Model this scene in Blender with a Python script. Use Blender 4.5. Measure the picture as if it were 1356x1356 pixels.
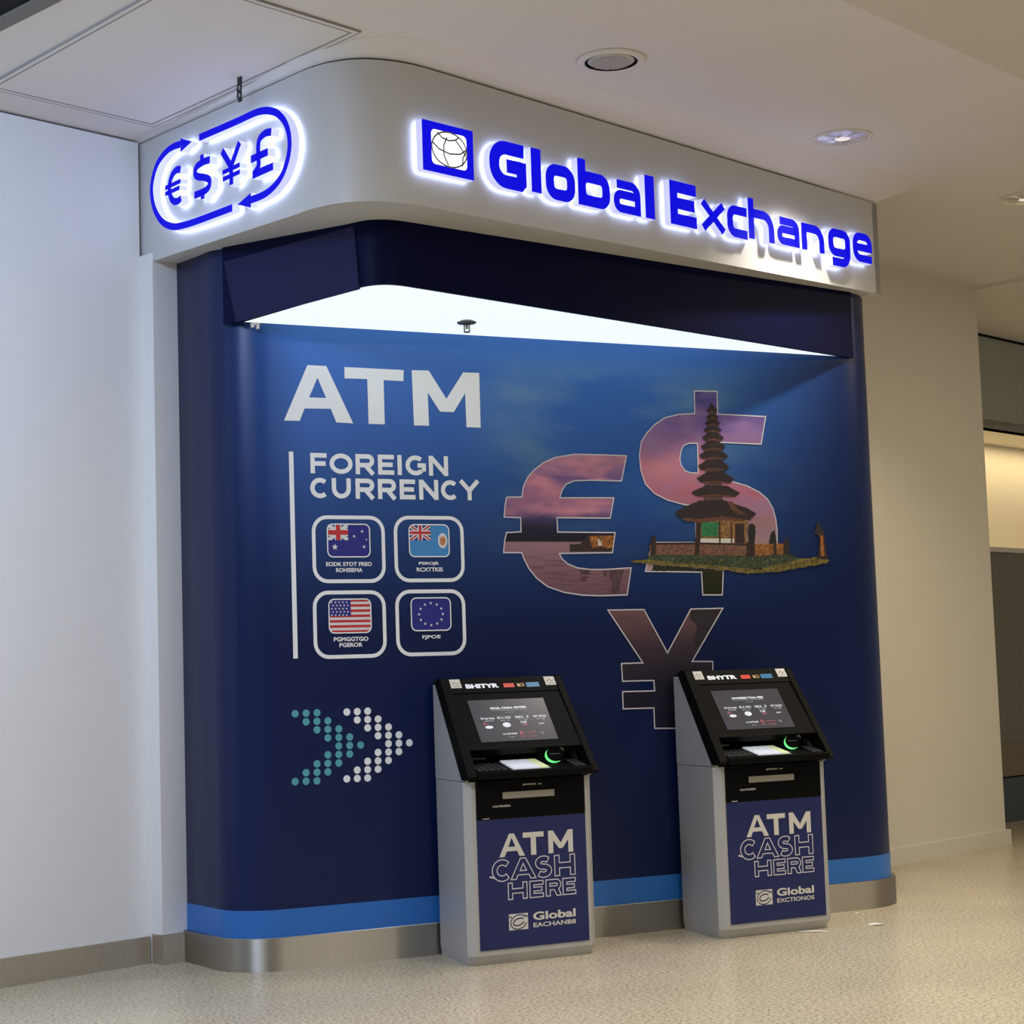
import bpy, math, random
from math import sin, cos, pi, radians
from mathutils import Vector, Matrix
from mathutils.geometry import tessellate_polygon
random.seed(4)
for o in list(bpy.data.objects): bpy.data.objects.remove(o)
S = bpy.context.scene
COL = S.collection

# ------------------------------------------------------------------ camera
FPX, EYE, YAW, PIT, ROL, MD = 2412.3, 1.4, 0.4559, 0.0892, -0.0328, 8.6661
FW = Vector((sin(YAW)*cos(PIT), cos(YAW)*cos(PIT), sin(PIT)))
_r = Vector((cos(YAW), -sin(YAW), 0)); _u = _r.cross(FW)
RT = _r*cos(ROL) + _u*sin(ROL); UP = _u*cos(ROL) - _r*sin(ROL)
CAM = Vector((0, 0, EYE))
cd = bpy.data.cameras.new('camera'); cam = bpy.data.objects.new('camera', cd); COL.objects.link(cam)
cd.sensor_width = 36; cd.lens = FPX*36/1356; cd.clip_end = 200
m = Matrix((RT, UP, -FW)).transposed().to_4x4(); m.translation = CAM; cam.matrix_world = m
S.camera = cam
S.view_settings.view_transform = 'Standard'; S.view_settings.look = 'None'
S.view_settings.gamma = 1; S.view_settings.use_curve_mapping = False
S.view_settings.exposure = 0.0

# ------------------------------------------------------------------ world: the dim far end of the hall
W = bpy.data.worlds.new('world'); S.world = W; W.use_nodes = True
bg = W.node_tree.nodes['Background']
bg.inputs[0].default_value = (1.0, 0.96, 0.90, 1); bg.inputs[1].default_value = 0.17

# hall directions: tD runs along the left wall and the fascia, nD points away from the hall into the wall
DA = 0.3546
tD = Vector((cos(DA), sin(DA), 0)); nD = Vector((-sin(DA), cos(DA), 0))
def HD(X, Y, z=0): v = tD*X + nD*Y; v.z = z; return v
ZC = 4.284
def area(name, loc, size, power, col, rot=(0, 0, 0), sy=None):
    l = bpy.data.lights.new(name, 'AREA'); l.energy = power; l.color = col; l.size = size
    if sy: l.shape = 'RECTANGLE'; l.size_y = sy
    o = bpy.data.objects.new(name, l); COL.objects.link(o); o.location = loc; o.rotation_euler = rot
    return o
# unseen area lights added below the ceiling to brighten the walls and hall
ww_ = area('wall_fill', HD(2.0, 5.6, ZC-.15), 2.4, 104, (0.44, 0.64, 1.0), (0, 0, 0), 0.30)  # added cool fill, turned towards the left wall
ww_.rotation_euler = (nD*.80+Vector((0, 0, -.60))).to_track_quat('-Z', 'Y').to_euler()
area('hall_fill', HD(1.6, 4.4, ZC-.12), 0.35, 110, (0.90, 0.94, 1.0), (0, 0, DA), 3.0)
area('hall_fill', HD(5.5, 0.2, ZC-.12), 2.6, 110, (1.0, 0.94, 0.86), (0, 0, DA), 0.5)
area('hall_fill', HD(11.5, 3.2, ZC-.12), 2.6, 68, (1.0, 0.84, 0.60), (0, 0, DA), 0.5)

def fill_spot(X, Y, power, col, ang=95):  # added spots without fittings, out of view, to brighten the floor
    l = bpy.data.lights.new('floor_fill', 'SPOT'); l.energy = power; l.color = col; l.spot_size = radians(ang); l.spot_blend = .7; l.shadow_soft_size = .07
    o = bpy.data.objects.new('floor_fill', l); COL.objects.link(o); o.location = HD(X, Y, ZC-.15)
for X in (2.4, 4.4, 6.4, 8.4, 10.4): fill_spot(X, 3.55, 200 if X < 8 else 150, (1.0, .92, .78))

# ------------------------------------------------------------------ pixel to place
def ray(x, y): return FW + RT*((x-678)/FPX) - UP*((y-678)/FPX)
def onz(x, y, z): d = ray(x, y); return CAM + d*((z-EYE)/d.z)
def onpl(x, y, P, n): d = ray(x, y); return CAM + d*((P-CAM).dot(n)/d.dot(n))
YN = Vector((0, 1, 0))
def mur(x, y, off=0.0): return onpl(x, y, Vector((0, MD-off, 0)), YN)
def crop(ox, oy, s): return lambda x, y: (ox+x/s, oy+y/s)

# ------------------------------------------------------------------ materials
MATS = {}
def srgb(r, g, b):
    f = lambda c: (c/255/12.92) if c/255 <= .04045 else ((c/255+.055)/1.055)**2.4
    return (f(r), f(g), f(b), 1)
def mat(name, col, rough=.5, metal=0, emit=None, es=0, spec=.5, noise=0, nscale=20, bump=0, bscale=60, stretch=None, coat=0):
    if name in MATS: return MATS[name]
    M = bpy.data.materials.new(name); M.use_nodes = True; nt = M.node_tree; b = nt.nodes['Principled BSDF']
    b.inputs['Base Color'].default_value = col; b.inputs['Roughness'].default_value = rough
    b.inputs['Metallic'].default_value = metal; b.inputs['Specular IOR Level'].default_value = spec
    b.inputs['Coat Weight'].default_value = coat
    if emit: b.inputs['Emission Color'].default_value = emit; b.inputs['Emission Strength'].default_value = es
    tc = nt.nodes.new('ShaderNodeTexCoord'); mp = nt.nodes.new('ShaderNodeMapping')
    nt.links.new(tc.outputs['Object'], mp.inputs[0])
    if stretch: mp.inputs['Scale'].default_value = stretch
    n = nt.nodes.new('ShaderNodeTexNoise'); n.inputs['Scale'].default_value = nscale; n.inputs['Detail'].default_value = 4
    nt.links.new(mp.outputs[0], n.inputs['Vector'])
    mx = nt.nodes.new('ShaderNodeMix'); mx.data_type = 'RGBA'
    k = noise
    mx.inputs[6].default_value = tuple(c*(1-k) for c in col[:3])+(1,); mx.inputs[7].default_value = tuple(min(1, c*(1+k)) for c in col[:3])+(1,)
    if noise >= .25:
        rr = ramp(nt, [(.36, (0, 0, 0, 1)), (.64, (1, 1, 1, 1))]); nt.links.new(n.outputs[0], rr.inputs[0]); nt.links.new(rr.outputs[0], mx.inputs[0])
    else: nt.links.new(n.outputs[0], mx.inputs[0])
    nt.links.new(mx.outputs[2], b.inputs['Base Color'])
    if bump:
        n2 = nt.nodes.new('ShaderNodeTexNoise'); n2.inputs['Scale'].default_value = bscale; nt.links.new(mp.outputs[0], n2.inputs['Vector'])
        bp = nt.nodes.new('ShaderNodeBump'); bp.inputs['Strength'].default_value = bump; bp.inputs['Distance'].default_value = .002
        nt.links.new(n2.outputs[0], bp.inputs['Height']); nt.links.new(bp.outputs[0], b.inputs['Normal'])
    MATS[name] = M; return M
def ramp(nt, stops, interp='LINEAR'):
    r = nt.nodes.new('ShaderNodeValToRGB'); e = r.color_ramp; e.interpolation = interp
    while len(e.elements) < len(stops): e.elements.new(.5)
    for el, (p, c) in zip(e.elements, stops): el.position = p; el.color = c
    return r

WHITE_WALL = mat('white_paint', (.80, .80, .80, 1), .55, noise=.015, nscale=3, bump=.05, bscale=200)
WALL_WARM = mat('cream_paint', (.74, .70, .62, 1), .55, noise=.015, nscale=3, bump=.05, bscale=200)
CEIL = mat('ceiling_paint', (.74, .72, .70, 1), .7, noise=.01, nscale=2)
FASCIA = mat('fascia_paint', (.58, .58, .57, 1), .45, noise=.01, nscale=2)
STEEL = mat('brushed_steel', (.50, .47, .42, 1), .22, .95, noise=.06, nscale=30, stretch=(6, 6, .15))
STEELD = mat('steel_skirting', (.58, .53, .46, 1), .30, .85, noise=.10, nscale=25, stretch=(3, 3, .3))
for _m in (STEEL,):
    _b = _m.node_tree.nodes['Principled BSDF']; _b.inputs['Anisotropic'].default_value = 1.0; _b.inputs['Anisotropic Rotation'].default_value = .25; _b.inputs['Roughness'].default_value = .50
    _t = _m.node_tree.nodes.new('ShaderNodeTangent'); _t.direction_type = 'RADIAL'; _t.axis = 'Z'
    _m.node_tree.links.new(_t.outputs[0], _b.inputs['Tangent'])
SILVER = mat('silver_casing', (.46, .46, .46, 1), .42, .25, noise=.05, nscale=12, bump=.03, bscale=400)
SILVERD = mat('silver_edge', (.30, .31, .34, 1), .38, .6, noise=.04, nscale=12)
BLACK = mat('black_plastic', (.004, .004, .0038, 1), .50, spec=.06, noise=.15, nscale=80, bump=.04, bscale=500)
BLACKM = mat('black_matte', (.003, .003, .003, 1), .6, spec=.10, noise=.1, nscale=80)
DARKKEY = mat('dark_keys', (.05, .05, .055, 1), .4)
NAVYP = mat('navy_door_print', srgb(19, 31, 88), .4, noise=.04, nscale=8)
PRINTW = mat('white_print', (.86, .89, .93, 1), .4, noise=.02, nscale=10)
PRINTG = mat('grey_print', (.62, .60, .56, 1), .45, noise=.03, nscale=30)
LINEW = mat('outline_print', (.60, .58, .65, 1), .45, noise=.03, nscale=10)
BANDM = mat('blue_band', srgb(38, 108, 190), .35, noise=.03, nscale=4)
CANOPY = mat('canopy_navy', srgb(10, 15, 50), .45, spec=.06, noise=.05, nscale=5)
CANOPY2 = mat('canopy_panel_navy', srgb(30, 32, 70), .5, spec=.15, noise=.05, nscale=5)
BLUEFACE = mat('blue_acrylic_lit', (.0, .0, .06, 1), .6, spec=.1, emit=(.0035, .003, .70, 1), es=1.0)
RETURN = mat('clear_acrylic_lit', (.5, .5, .6, 1), .4, emit=(.50, .52, .95, 1), es=.80)
HALO = mat('led_halo', (.9, .9, 1, 1), .5, emit=(.56, .66, 1.0, 1), es=5.5)
HALO2 = mat('led_halo_loop', (.9, .9, 1, 1), .5, emit=(.60, .70, 1.0, 1), es=6.5)
GLOBE = mat('white_acrylic_lit', (.9, .9, .9, 1), .5, emit=(1, 1, 1, 1), es=1.0)
DIFF = mat('diffuser_lit', (.12, .13, .13, 1), .6, spec=.1, emit=(.83, .95, .98, 1), es=1.06)
CHROME = mat('chrome_reflector', (.92, .92, .93, 1), .30, .75, noise=.1, nscale=12)
GREYM = mat('grey_metal', (.16, .17, .17, 1), .4, .6)
DARKM = mat('dark_iron', (.05, .05, .055, 1), .45, .7)
PAPER = mat('paper', (.75, .73, .68, 1), .7, noise=.05, nscale=40)

# terrazzo floor
FLOORM = bpy.data.materials.new('terrazzo'); FLOORM.use_nodes = True
nt = FLOORM.node_tree; b = nt.nodes['Principled BSDF']
tc = nt.nodes.new('ShaderNodeTexCoord')
n1 = nt.nodes.new('ShaderNodeTexNoise'); n1.inputs['Scale'].default_value = 60; n1.inputs['Detail'].default_value = 3; n1.inputs['Roughness'].default_value = .7
r1 = ramp(nt, [(.36, (.25, .205, .145, 1)), (.45, (.50, .43, .31, 1)), (.56, (.61, .54, .405, 1)), (.68, (.73, .655, .52, 1))])
n2 = nt.nodes.new('ShaderNodeTexNoise'); n2.inputs['Scale'].default_value = 1.3; n2.inputs['Detail'].default_value = 3
r2 = ramp(nt, [(.35, (.90, .90, .90, 1)), (.65, (1, 1, 1, 1))])
v = nt.nodes.new('ShaderNodeTexVoronoi'); v.inputs['Scale'].default_value = 45
r3 = ramp(nt, [(.05, (.55, .52, .5, 1)), (.16, (1, 1, 1, 1))])
mA = nt.nodes.new('ShaderNodeMix'); mA.data_type = 'RGBA'; mA.blend_type = 'MULTIPLY'; mA.inputs[0].default_value = 1
mB = nt.nodes.new('ShaderNodeMix'); mB.data_type = 'RGBA'; mB.blend_type = 'MULTIPLY'; mB.inputs[0].default_value = .7
for n in (n1, n2, v): nt.links.new(tc.outputs['Object'], n.inputs['Vector'])
nt.links.new(n1.outputs[0], r1.inputs[0]); nt.links.new(n2.outputs[0], r2.inputs[0]); nt.links.new(v.outputs['Distance'], r3.inputs[0])
nt.links.new(r1.outputs[0], mA.inputs[6]); nt.links.new(r2.outputs[0], mA.inputs[7])
nt.links.new(mA.outputs[2], mB.inputs[6]); nt.links.new(r3.outputs[0], mB.inputs[7])
nt.links.new(mB.outputs[2], b.inputs['Base Color']); b.inputs['Roughness'].default_value = .26; b.inputs['Specular IOR Level'].default_value = .35

# printed night sky of the mural, canopy panel's glow painted into its upper part
MURAL = bpy.data.materials.new('mural_print_glow'); MURAL.use_nodes = True
nt = MURAL.node_tree; b = nt.nodes['Principled BSDF']; tc = nt.nodes.new('ShaderNodeTexCoord')
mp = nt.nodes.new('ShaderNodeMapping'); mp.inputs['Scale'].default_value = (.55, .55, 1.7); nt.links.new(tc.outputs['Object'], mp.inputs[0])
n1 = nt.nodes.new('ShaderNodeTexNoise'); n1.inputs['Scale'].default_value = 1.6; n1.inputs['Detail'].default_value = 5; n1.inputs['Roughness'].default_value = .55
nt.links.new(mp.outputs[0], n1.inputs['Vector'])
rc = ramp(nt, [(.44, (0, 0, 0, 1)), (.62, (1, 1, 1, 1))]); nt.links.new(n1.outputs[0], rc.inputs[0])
sx = nt.nodes.new('ShaderNodeSeparateXYZ'); nt.links.new(tc.outputs['Object'], sx.inputs[0])
def mrange(src, a, bb):
    q = nt.nodes.new('ShaderNodeMapRange'); q.interpolation_type = 'SMOOTHSTEP'
    q.inputs[1].default_value = a; q.inputs[2].default_value = bb; nt.links.new(src, q.inputs[0]); return q.outputs[0]
def mul(a, c):
    q = nt.nodes.new('ShaderNodeMath'); q.operation = 'MULTIPLY'; nt.links.new(a, q.inputs[0])
    if isinstance(c, float): q.inputs[1].default_value = c
    else: nt.links.new(c, q.inputs[1])
    return q.outputs[0]
def inv(a):
    q = nt.nodes.new('ShaderNodeMath'); q.operation = 'SUBTRACT'; q.inputs[0].default_value = 1; nt.links.new(a, q.inputs[1]); return q.outputs[0]
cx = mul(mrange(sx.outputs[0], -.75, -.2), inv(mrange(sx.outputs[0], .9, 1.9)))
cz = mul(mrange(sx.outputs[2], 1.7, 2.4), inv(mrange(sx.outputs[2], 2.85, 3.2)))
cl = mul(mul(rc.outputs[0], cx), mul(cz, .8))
face = mul(mrange(sx.outputs[0], -1.95, -1.45), inv(mrange(sx.outputs[0], .5, 2.1)))  # keeps the painted glow to the stretch under the canopy panel
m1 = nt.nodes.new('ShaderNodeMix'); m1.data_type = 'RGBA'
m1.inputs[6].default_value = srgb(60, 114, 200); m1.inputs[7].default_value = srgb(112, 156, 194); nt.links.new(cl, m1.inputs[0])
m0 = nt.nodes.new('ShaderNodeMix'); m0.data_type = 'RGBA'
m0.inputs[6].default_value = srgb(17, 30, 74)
nt.links.new(mul(mrange(sx.outputs[2], 1.55, 3.3), face), m0.inputs[0]); nt.links.new(m1.outputs[2], m0.inputs[7])  # painted panel glow: navy turns paler blue with height
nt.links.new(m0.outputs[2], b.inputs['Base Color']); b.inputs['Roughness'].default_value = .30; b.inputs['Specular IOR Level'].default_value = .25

def picture(name, stops, nscale, lo, hi, axis_scale, warp=.12, c2=None, k2=.5):
    """printed photo: colours change with height, broken up by clouds or ripples"""
    M = bpy.data.materials.new(name); M.use_nodes = True; nt = M.node_tree; b = nt.nodes['Principled BSDF']
    tc = nt.nodes.new('ShaderNodeTexCoord'); mp = nt.nodes.new('ShaderNodeMapping'); mp.inputs['Scale'].default_value = axis_scale
    nt.links.new(tc.outputs['Object'], mp.inputs[0])
    n = nt.nodes.new('ShaderNodeTexNoise'); n.inputs['Scale'].default_value = nscale; n.inputs['Detail'].default_value = 5
    nt.links.new(mp.outputs[0], n.inputs['Vector'])
    s = nt.nodes.new('ShaderNodeSeparateXYZ'); nt.links.new(tc.outputs['Object'], s.inputs[0])
    q = nt.nodes.new('ShaderNodeMapRange'); q.inputs[1].default_value = lo; q.inputs[2].default_value = hi; nt.links.new(s.outputs[2], q.inputs[0])
    a = nt.nodes.new('ShaderNodeMath'); a.operation = 'MULTIPLY_ADD'; nt.links.new(n.outputs[0], a.inputs[0]); a.inputs[1].default_value = warp
    sb = nt.nodes.new('ShaderNodeMath'); sb.operation = 'SUBTRACT'; nt.links.new(q.outputs[0], sb.inputs[0]); sb.inputs[1].default_value = warp/2
    nt.links.new(sb.outputs[0], a.inputs[2])
    r = ramp(nt, stops); nt.links.new(a.outputs[0], r.inputs[0])
    out = r.outputs[0]
    if c2:
        mx = nt.nodes.new('ShaderNodeMix'); mx.data_type = 'RGBA'
        r4 = ramp(nt, [(.45, (0, 0, 0, 1)), (.70, (k2, k2, k2, 1))]); nt.links.new(n.outputs[0], r4.inputs[0])
        nt.links.new(r4.outputs[0], mx.inputs[0]); nt.links.new(out, mx.inputs[6]); mx.inputs[7].default_value = c2; out = mx.outputs[2]
    nt.links.new(out, b.inputs['Base Color']); b.inputs['Roughness'].default_value = .4; b.inputs['Specular IOR Level'].default_value = .3
    MATS[name] = M; return M

# ------------------------------------------------------------------ building helpers
def wloc(p):
    v = Vector((0, 0, 0))
    while p is not None: v = v + p.location; p = p.parent
    return v
def make(name, verts, faces, material, parent=None, smooth=False, local=False):
    me = bpy.data.meshes.new(name); off = Vector((0, 0, 0)) if (local or parent is None) else wloc(parent)
    me.from_pydata([Vector(v)-off for v in verts], [], faces); me.update()
    for mm in (material if isinstance(material, (list, tuple)) else [material]): me.materials.append(mm)
    if smooth:
        for p in me.polygons: p.use_smooth = True
    o = bpy.data.objects.new(name, me); COL.objects.link(o); o.parent = parent
    return o
def thing(name, label, cat, loc=(0, 0, 0), group=None):
    o = bpy.data.objects.new(name, None); COL.objects.link(o); o.location = loc; o.empty_display_size = .1
    o['label'] = label; o['category'] = cat
    if group: o['group'] = group
    return o
def tag(o, label, cat, group=None):
    o['label'] = label; o['category'] = cat
    if group: o['group'] = group
    return o
def struct(o, label=None):
    o['kind'] = 'structure'
    if label: o['label'] = label
    return o
def boxvf(x0, x1, y0, y1, z0, z1):
    v = [(x, y, z) for z in (z0, z1) for y in (y0, y1) for x in (x0, x1)]
    return v, [(0, 2, 3, 1), (4, 5, 7, 6), (0, 1, 5, 4), (2, 6, 7, 3), (0, 4, 6, 2), (1, 3, 7, 5)]
def box(name, x0, x1, y0, y1, z0, z1, material, parent=None, bevel=0, local=False):
    v, f = boxvf(x0, x1, y0, y1, z0, z1); o = make(name, v, f, material, parent, local=local)
    if bevel:
        md = o.modifiers.new('bevel', 'BEVEL'); md.width = bevel; md.segments = 2
    return o
def dbox(name, X0, X1, Y0, Y1, z0, z1, material, parent=None):
    v, f = boxvf(X0, X1, Y0, Y1, z0, z1)
    return make(name, [HD(a, c, z) for a, c, z in v], f, material, parent)
def prism(name, pts, z0, z1, material, parent=None, smooth=False, caps=True):
    """vertical walls along the plan outline pts, closed; z0,z1 numbers or lists"""
    n = len(pts); a = z0 if isinstance(z0, list) else [z0]*n; c = z1 if isinstance(z1, list) else [z1]*n
    v = [(p[0], p[1], a[i]) for i, p in enumerate(pts)]+[(p[0], p[1], c[i]) for i, p in enumerate(pts)]
    f = [(i, (i+1) % n, n+(i+1) % n, n+i) for i in range(n)]
    if caps:
        t = tessellate_polygon([[Vector((p[0], p[1], 0)) for p in pts]])
        f += [tuple(q) for q in t]+[tuple(n+k for k in q) for q in t]
    return make(name, v, f, material, parent, smooth)
def fill2d(loops):
    """loops of (u,w); returns verts, tris"""
    L = [[Vector((p[0], p[1], 0)) for p in l] for l in loops]
    v = [p for l in loops for p in l]
    return v, [tuple(t) for t in tessellate_polygon(L)]
def ribbon(path, w, closed=False):
    """flat stroke of width w along a 2d path with mitred corners"""
    P = []
    for p in path:
        q = Vector((p[0], p[1]))
        if not P or (q-P[-1]).length > 1e-6: P.append(q)
    if closed and (P[0]-P[-1]).length < 1e-6: P.pop()
    n = len(P); L = []; R = []
    for i in range(n):
        a = P[i]-P[i-1] if (i > 0 or closed) else None
        c = P[(i+1) % n]-P[i] if (i < n-1 or closed) else None
        if a is None: a = c
        if c is None: c = a
        a = a.normalized(); c = c.normalized(); na = Vector((-a.y, a.x)); nc = Vector((-c.y, c.x))
        k = na+nc
        if k.length < 1e-4: k = na
        k.normalize(); s = min(1/max(k.dot(na), .3), 2.2)
        L.append(P[i]+k*(w/2*s)); R.append(P[i]-k*(w/2*s))
    v = [tuple(p) for p in L]+[tuple(p) for p in R]
    m_ = n if closed else n-1
    f = [(i, n+i, n+(i+1) % n, (i+1) % n) for i in range(m_)]
    return v, f
def merge(parts):
    V = []; Fs = []
    for v, f in parts:
        o = len(V); V += list(v); Fs += [tuple(i+o for i in t) for t in f]
    return V, Fs
def arc(cx, cy, r, a0, a1, n=8, ry=None):
    ry = ry or r
    return [(cx+r*cos(radians(a0+(a1-a0)*i/n)), cy+ry*sin(radians(a0+(a1-a0)*i/n))) for i in range(n+1)]
def rrect(x0, x1, y0, y1, r, n=6):
    return (arc(x1-r, y1-r, r, 0, 90, n)+arc(x0+r, y1-r, r, 90, 180, n)+arc(x0+r, y0+r, r, 180, 270, n)+arc(x1-r, y0+r, r, 270, 360, n))
def extr(v2, faces, place, d0, d1):
    """2d faces -> (front faces, side+back faces) at depths d1 (front) and d0 (back) via place(u,w,d)"""
    n = len(v2); front = [place(u, w, d1) for u, w in v2]; back = [place(u, w, d0) for u, w in v2]
    cnt = {}
    for f in faces:
        for i in range(len(f)):
            e = (f[i], f[(i+1) % len(f)]); cnt[e] = cnt.get(e, 0)+1
    sides = [(a, c_, n+c_, n+a) for (a, c_) in cnt if (c_, a) not in cnt]
    return front, back, sides
def textvf(s, off=0.0, outline=0.0, sp=1.0):
    """letters of the built-in typeface as flat 2d faces normalised to a unit box"""
    c = bpy.data.curves.new('t', 'FONT'); c.body = s; c.size = 1; c.offset = off; c.space_character = sp; c.resolution_u = 4
    if outline: c.fill_mode = 'NONE'; c.bevel_depth = outline; c.bevel_resolution = 0
    o = bpy.data.objects.new('t', c); COL.objects.link(o)
    bpy.context.view_layer.update()
    me = bpy.data.meshes.new_from_object(o.evaluated_get(bpy.context.evaluated_depsgraph_get()))
    v = [(p.co.x, p.co.y) for p in me.vertices]; f = [tuple(p.vertices) for p in me.polygons]
    bpy.data.objects.remove(o); bpy.data.curves.remove(c); bpy.data.meshes.remove(me)
    x0 = min(p[0] for p in v); x1 = max(p[0] for p in v); y0 = min(p[1] for p in v); y1 = max(p[1] for p in v)
    return [((p[0]-x0)/(x1-x0), (p[1]-y0)/(y1-y0)) for p in v], f
def tobox(vf, x0, x1, y0, y1):
    v, f = vf; return [(x0+(x1-x0)*a, y0+(y1-y0)*c) for a, c in v], f
def lathe(prof, n=24, cx=0, cy=0):
    v = []; f = []; k = len(prof)
    for i in range(n):
        a = 2*pi*i/n
        for r, z in prof: v.append((cx+r*cos(a), cy+r*sin(a), z))
    for i in range(n):
        j = (i+1) % n
        for q in range(k-1): f.append((i*k+q, j*k+q, j*k+q+1, i*k+q+1))
    return v, f

# ================================================================== the room
XL, YW, XR, YR, XRE = 5.5177, 7.8935, 9.7343, 6.9584, 12.6126
fl = struct(dbox('floor', -4, 20, -4, 8.6, -.12, 0, FLOORM))
# ceiling: main field plus the lower field nearer the hall and the field beyond the right wall
cl_ = struct(dbox('ceiling', -4, XRE, 4.20, 10, ZC, ZC+.12, CEIL))
dbox('ceiling_field', -4, 20, -4, 4.20, ZC-.02, ZC+.12, mat('hall_ceiling_dimmed', (.66, .64, .57, 1), .7, noise=.01, nscale=2), cl_)  # dimmer light on this field is put into its darker colour
dbox('ceiling_field', XRE, 20, 4.20, 10, ZC-.03, ZC+.12, CEIL, cl_)
# left wall with steel skirting
wl = struct(dbox('wall_left', -4, XL, YW, YW+.15, 0, ZC-.012, WHITE_WALL))
bl = struct(dbox('baseboard_left', -4, XL-.012, YW-.022, YW, 0, .137, STEELD))
# slim pilaster between left wall and booth, with its own skirting
pl = struct(dbox('trim_1', XL, XL+.165, YW-.113, YW+.15, 0, 3.66, WHITE_WALL))
dbox('skirting', XL-.006, XL+.160, YW-.125, YW-.113, 0, .150, STEELD, pl)
dbox('skirting', XL-.006, XL, YW-.113, YW-.03, 0, .150, STEELD, pl)
# right wall
wr = struct(dbox('wall_right', 9.2, XRE, YR, YR+1.1, 0, ZC, WALL_WARM))
v = []
bbp = [(9.2, YR-.018), (XRE+.05, YR-.018), (XRE+.05, YR+.9), (XRE, YR+.9), (XRE, YR), (9.2, YR)]
br_ = struct(prism('baseboard_right', [HD(*p) for p in bbp], 0, .115, WALL_WARM))
# far wall beyond the right wall: grey fascia, lit counter niche, glazed lower panel, dark plinth
GREYW = mat('grey_panel_paint', (.40, .42, .38, 1), .5, noise=.02, nscale=3)
OLIVE = mat('bronze_glass', (.20, .185, .12, 1), .18, .35, noise=.04, nscale=2)
BROWN = mat('brown_panel', (.20, .155, .09, 1), .4, noise=.05, nscale=4)
SLATE = mat('slate_plinth', (.06, .085, .095, 1), .4, noise=.15, nscale=6)
wb = struct(dbox('wall_back', 12.3, 20, YW, YW+.1, 3.42, ZC, GREYW))
dbox('lower_panel', 12.3, 20, YW, YW+.1, .67, 2.33, OLIVE, wb)
dbox('brown_panel', 12.3, 20, YW-.01, YW+.1, .39, .67, BROWN, wb)
dbox('plinth', 12.3, 20, YW-.01, YW+.1, 0, .375, SLATE, wb)
dbox('black_joint', 12.3, 20, YW, YW+.1, .375, .39, BLACKM, wb)  # black joint between plinth and brown panel
dbox('cornice_joint', 12.3, 20, YW-.012, YW, ZC-.05, ZC-.03, BLACKM, wb)
dbox('sill', 12.3, 20, YW-.03, YW+.6, 2.33, 2.372, WALL_WARM, wb)
dbox('niche_wall', 12.3, 20, YW+.6, YW+.7, 2.33, 3.5, WALL_WARM, wb)
dbox('niche_soffit', 12.3, 20, YW, YW+.7, 3.42, 3.50, WALL_WARM, wb)
area('niche_light', HD(15.5, YW+.30, 3.40), 4.5, 24, (1.0, .78, .42), (0, 0, DA), .25)

# ceiling access hatch, dark slot
hX0, hX1, hY0, hY1 = 4.49, 5.385, 5.92, 7.58
def HH(X, Y, z): return HD(X+(Y-7.58)*.0675, Y, z)   # the hatch sits slightly askew, parallel to the fascia
ht = thing('ceiling_hatch', 'large flush rectangular access hatch in the ceiling above the white wall', 'hatch', HD((hX0+hX1)/2, (hY0+hY1)/2, ZC-.012))
def hring(name, g, w, z0, z1, mt):
    o_ = [(hX0-g, hY0-g), (hX1+g, hY0-g), (hX1+g, hY1+g), (hX0-g, hY1+g)]; i_ = [(hX0-g+w, hY0-g+w), (hX1+g-w, hY0-g+w), (hX1+g-w, hY1+g-w), (hX0-g+w, hY1+g-w)]
    v = [HH(a, c, z) for z in (z0, z1) for a, c in o_+i_]
    f = []
    for i in range(4):
        j = (i+1) % 4
        f += [(i, j, 4+j, 4+i), (8+i, 8+4+i, 8+4+j, 8+j), (i, 8+i, 8+j, j), (4+i, 4+j, 12+j, 12+i)]
    return make(name, v, f, mt, ht)
GAPGREY = mat('hatch_gap_grey', (.30, .29, .29, 1), .6)  # grey of the strips that paint in the shaded gaps round the hatch
hring('frame', .035, .026, ZC-.009, ZC, CEIL)
hring('shadow_line', .040, .007, ZC-.0100, ZC, GAPGREY)
hring('gap_line', .010, .009, ZC-.0100, ZC, GAPGREY)
vv, ff = boxvf(hX0, hX1, hY0, hY1, ZC-.0085, ZC-.002); make('door', [HH(*p) for p in vv], ff, CEIL, ht)
sl = thing('ceiling_slot', 'dark recessed slot in the ceiling beside the hatch', 'ceiling slot', HD(3.98, 6.6, ZC-.01))
dbox('slot', 3.72, 4.02, 5.2, 7.89, ZC-.008, ZC, BLACKM, sl)
dbox('slot_edge', 4.02, 4.11, 5.2, 7.89, ZC-.014, ZC, mat('slot_grey', (.16, .15, .14, 1), .6), sl)

# ================================================================== booth wall (navy print) 
fw_ = thing('booth_wall', 'navy printed booth wall with ATM lettering, currency symbols and a pagoda picture', 'wall panel', (4.6, MD, 0))
def outline(e=0.0):
    """plan outline of the rounded wall, e = outward offset"""
    p = [(2.612-e*.98, 9.30), (2.660-e*.97, 9.00)]
    p += [(2.93+cos(radians(a))*(.262+e), 8.93+sin(radians(a))*(.264+e)) for a in (188, 198, 208, 218, 228, 238, 248, 258, 264, 270)]
    p += [(6.43+sin(radians(a))*(.36+e), MD+.34-cos(radians(a))*(.34+e)) for a in (0, 8, 18, 30, 42, 54, 66, 78, 86)]
    p += [(6.81+e, 9.08), (6.83+e, 9.90), (2.9, 9.90)]
    return p
oB = outline(0)
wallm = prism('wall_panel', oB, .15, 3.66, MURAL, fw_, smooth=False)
for pz in wallm.data.polygons: pz.use_smooth = abs(pz.normal.z) < .5
wallm.data.set_sharp_from_angle(angle=radians(35))
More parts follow.
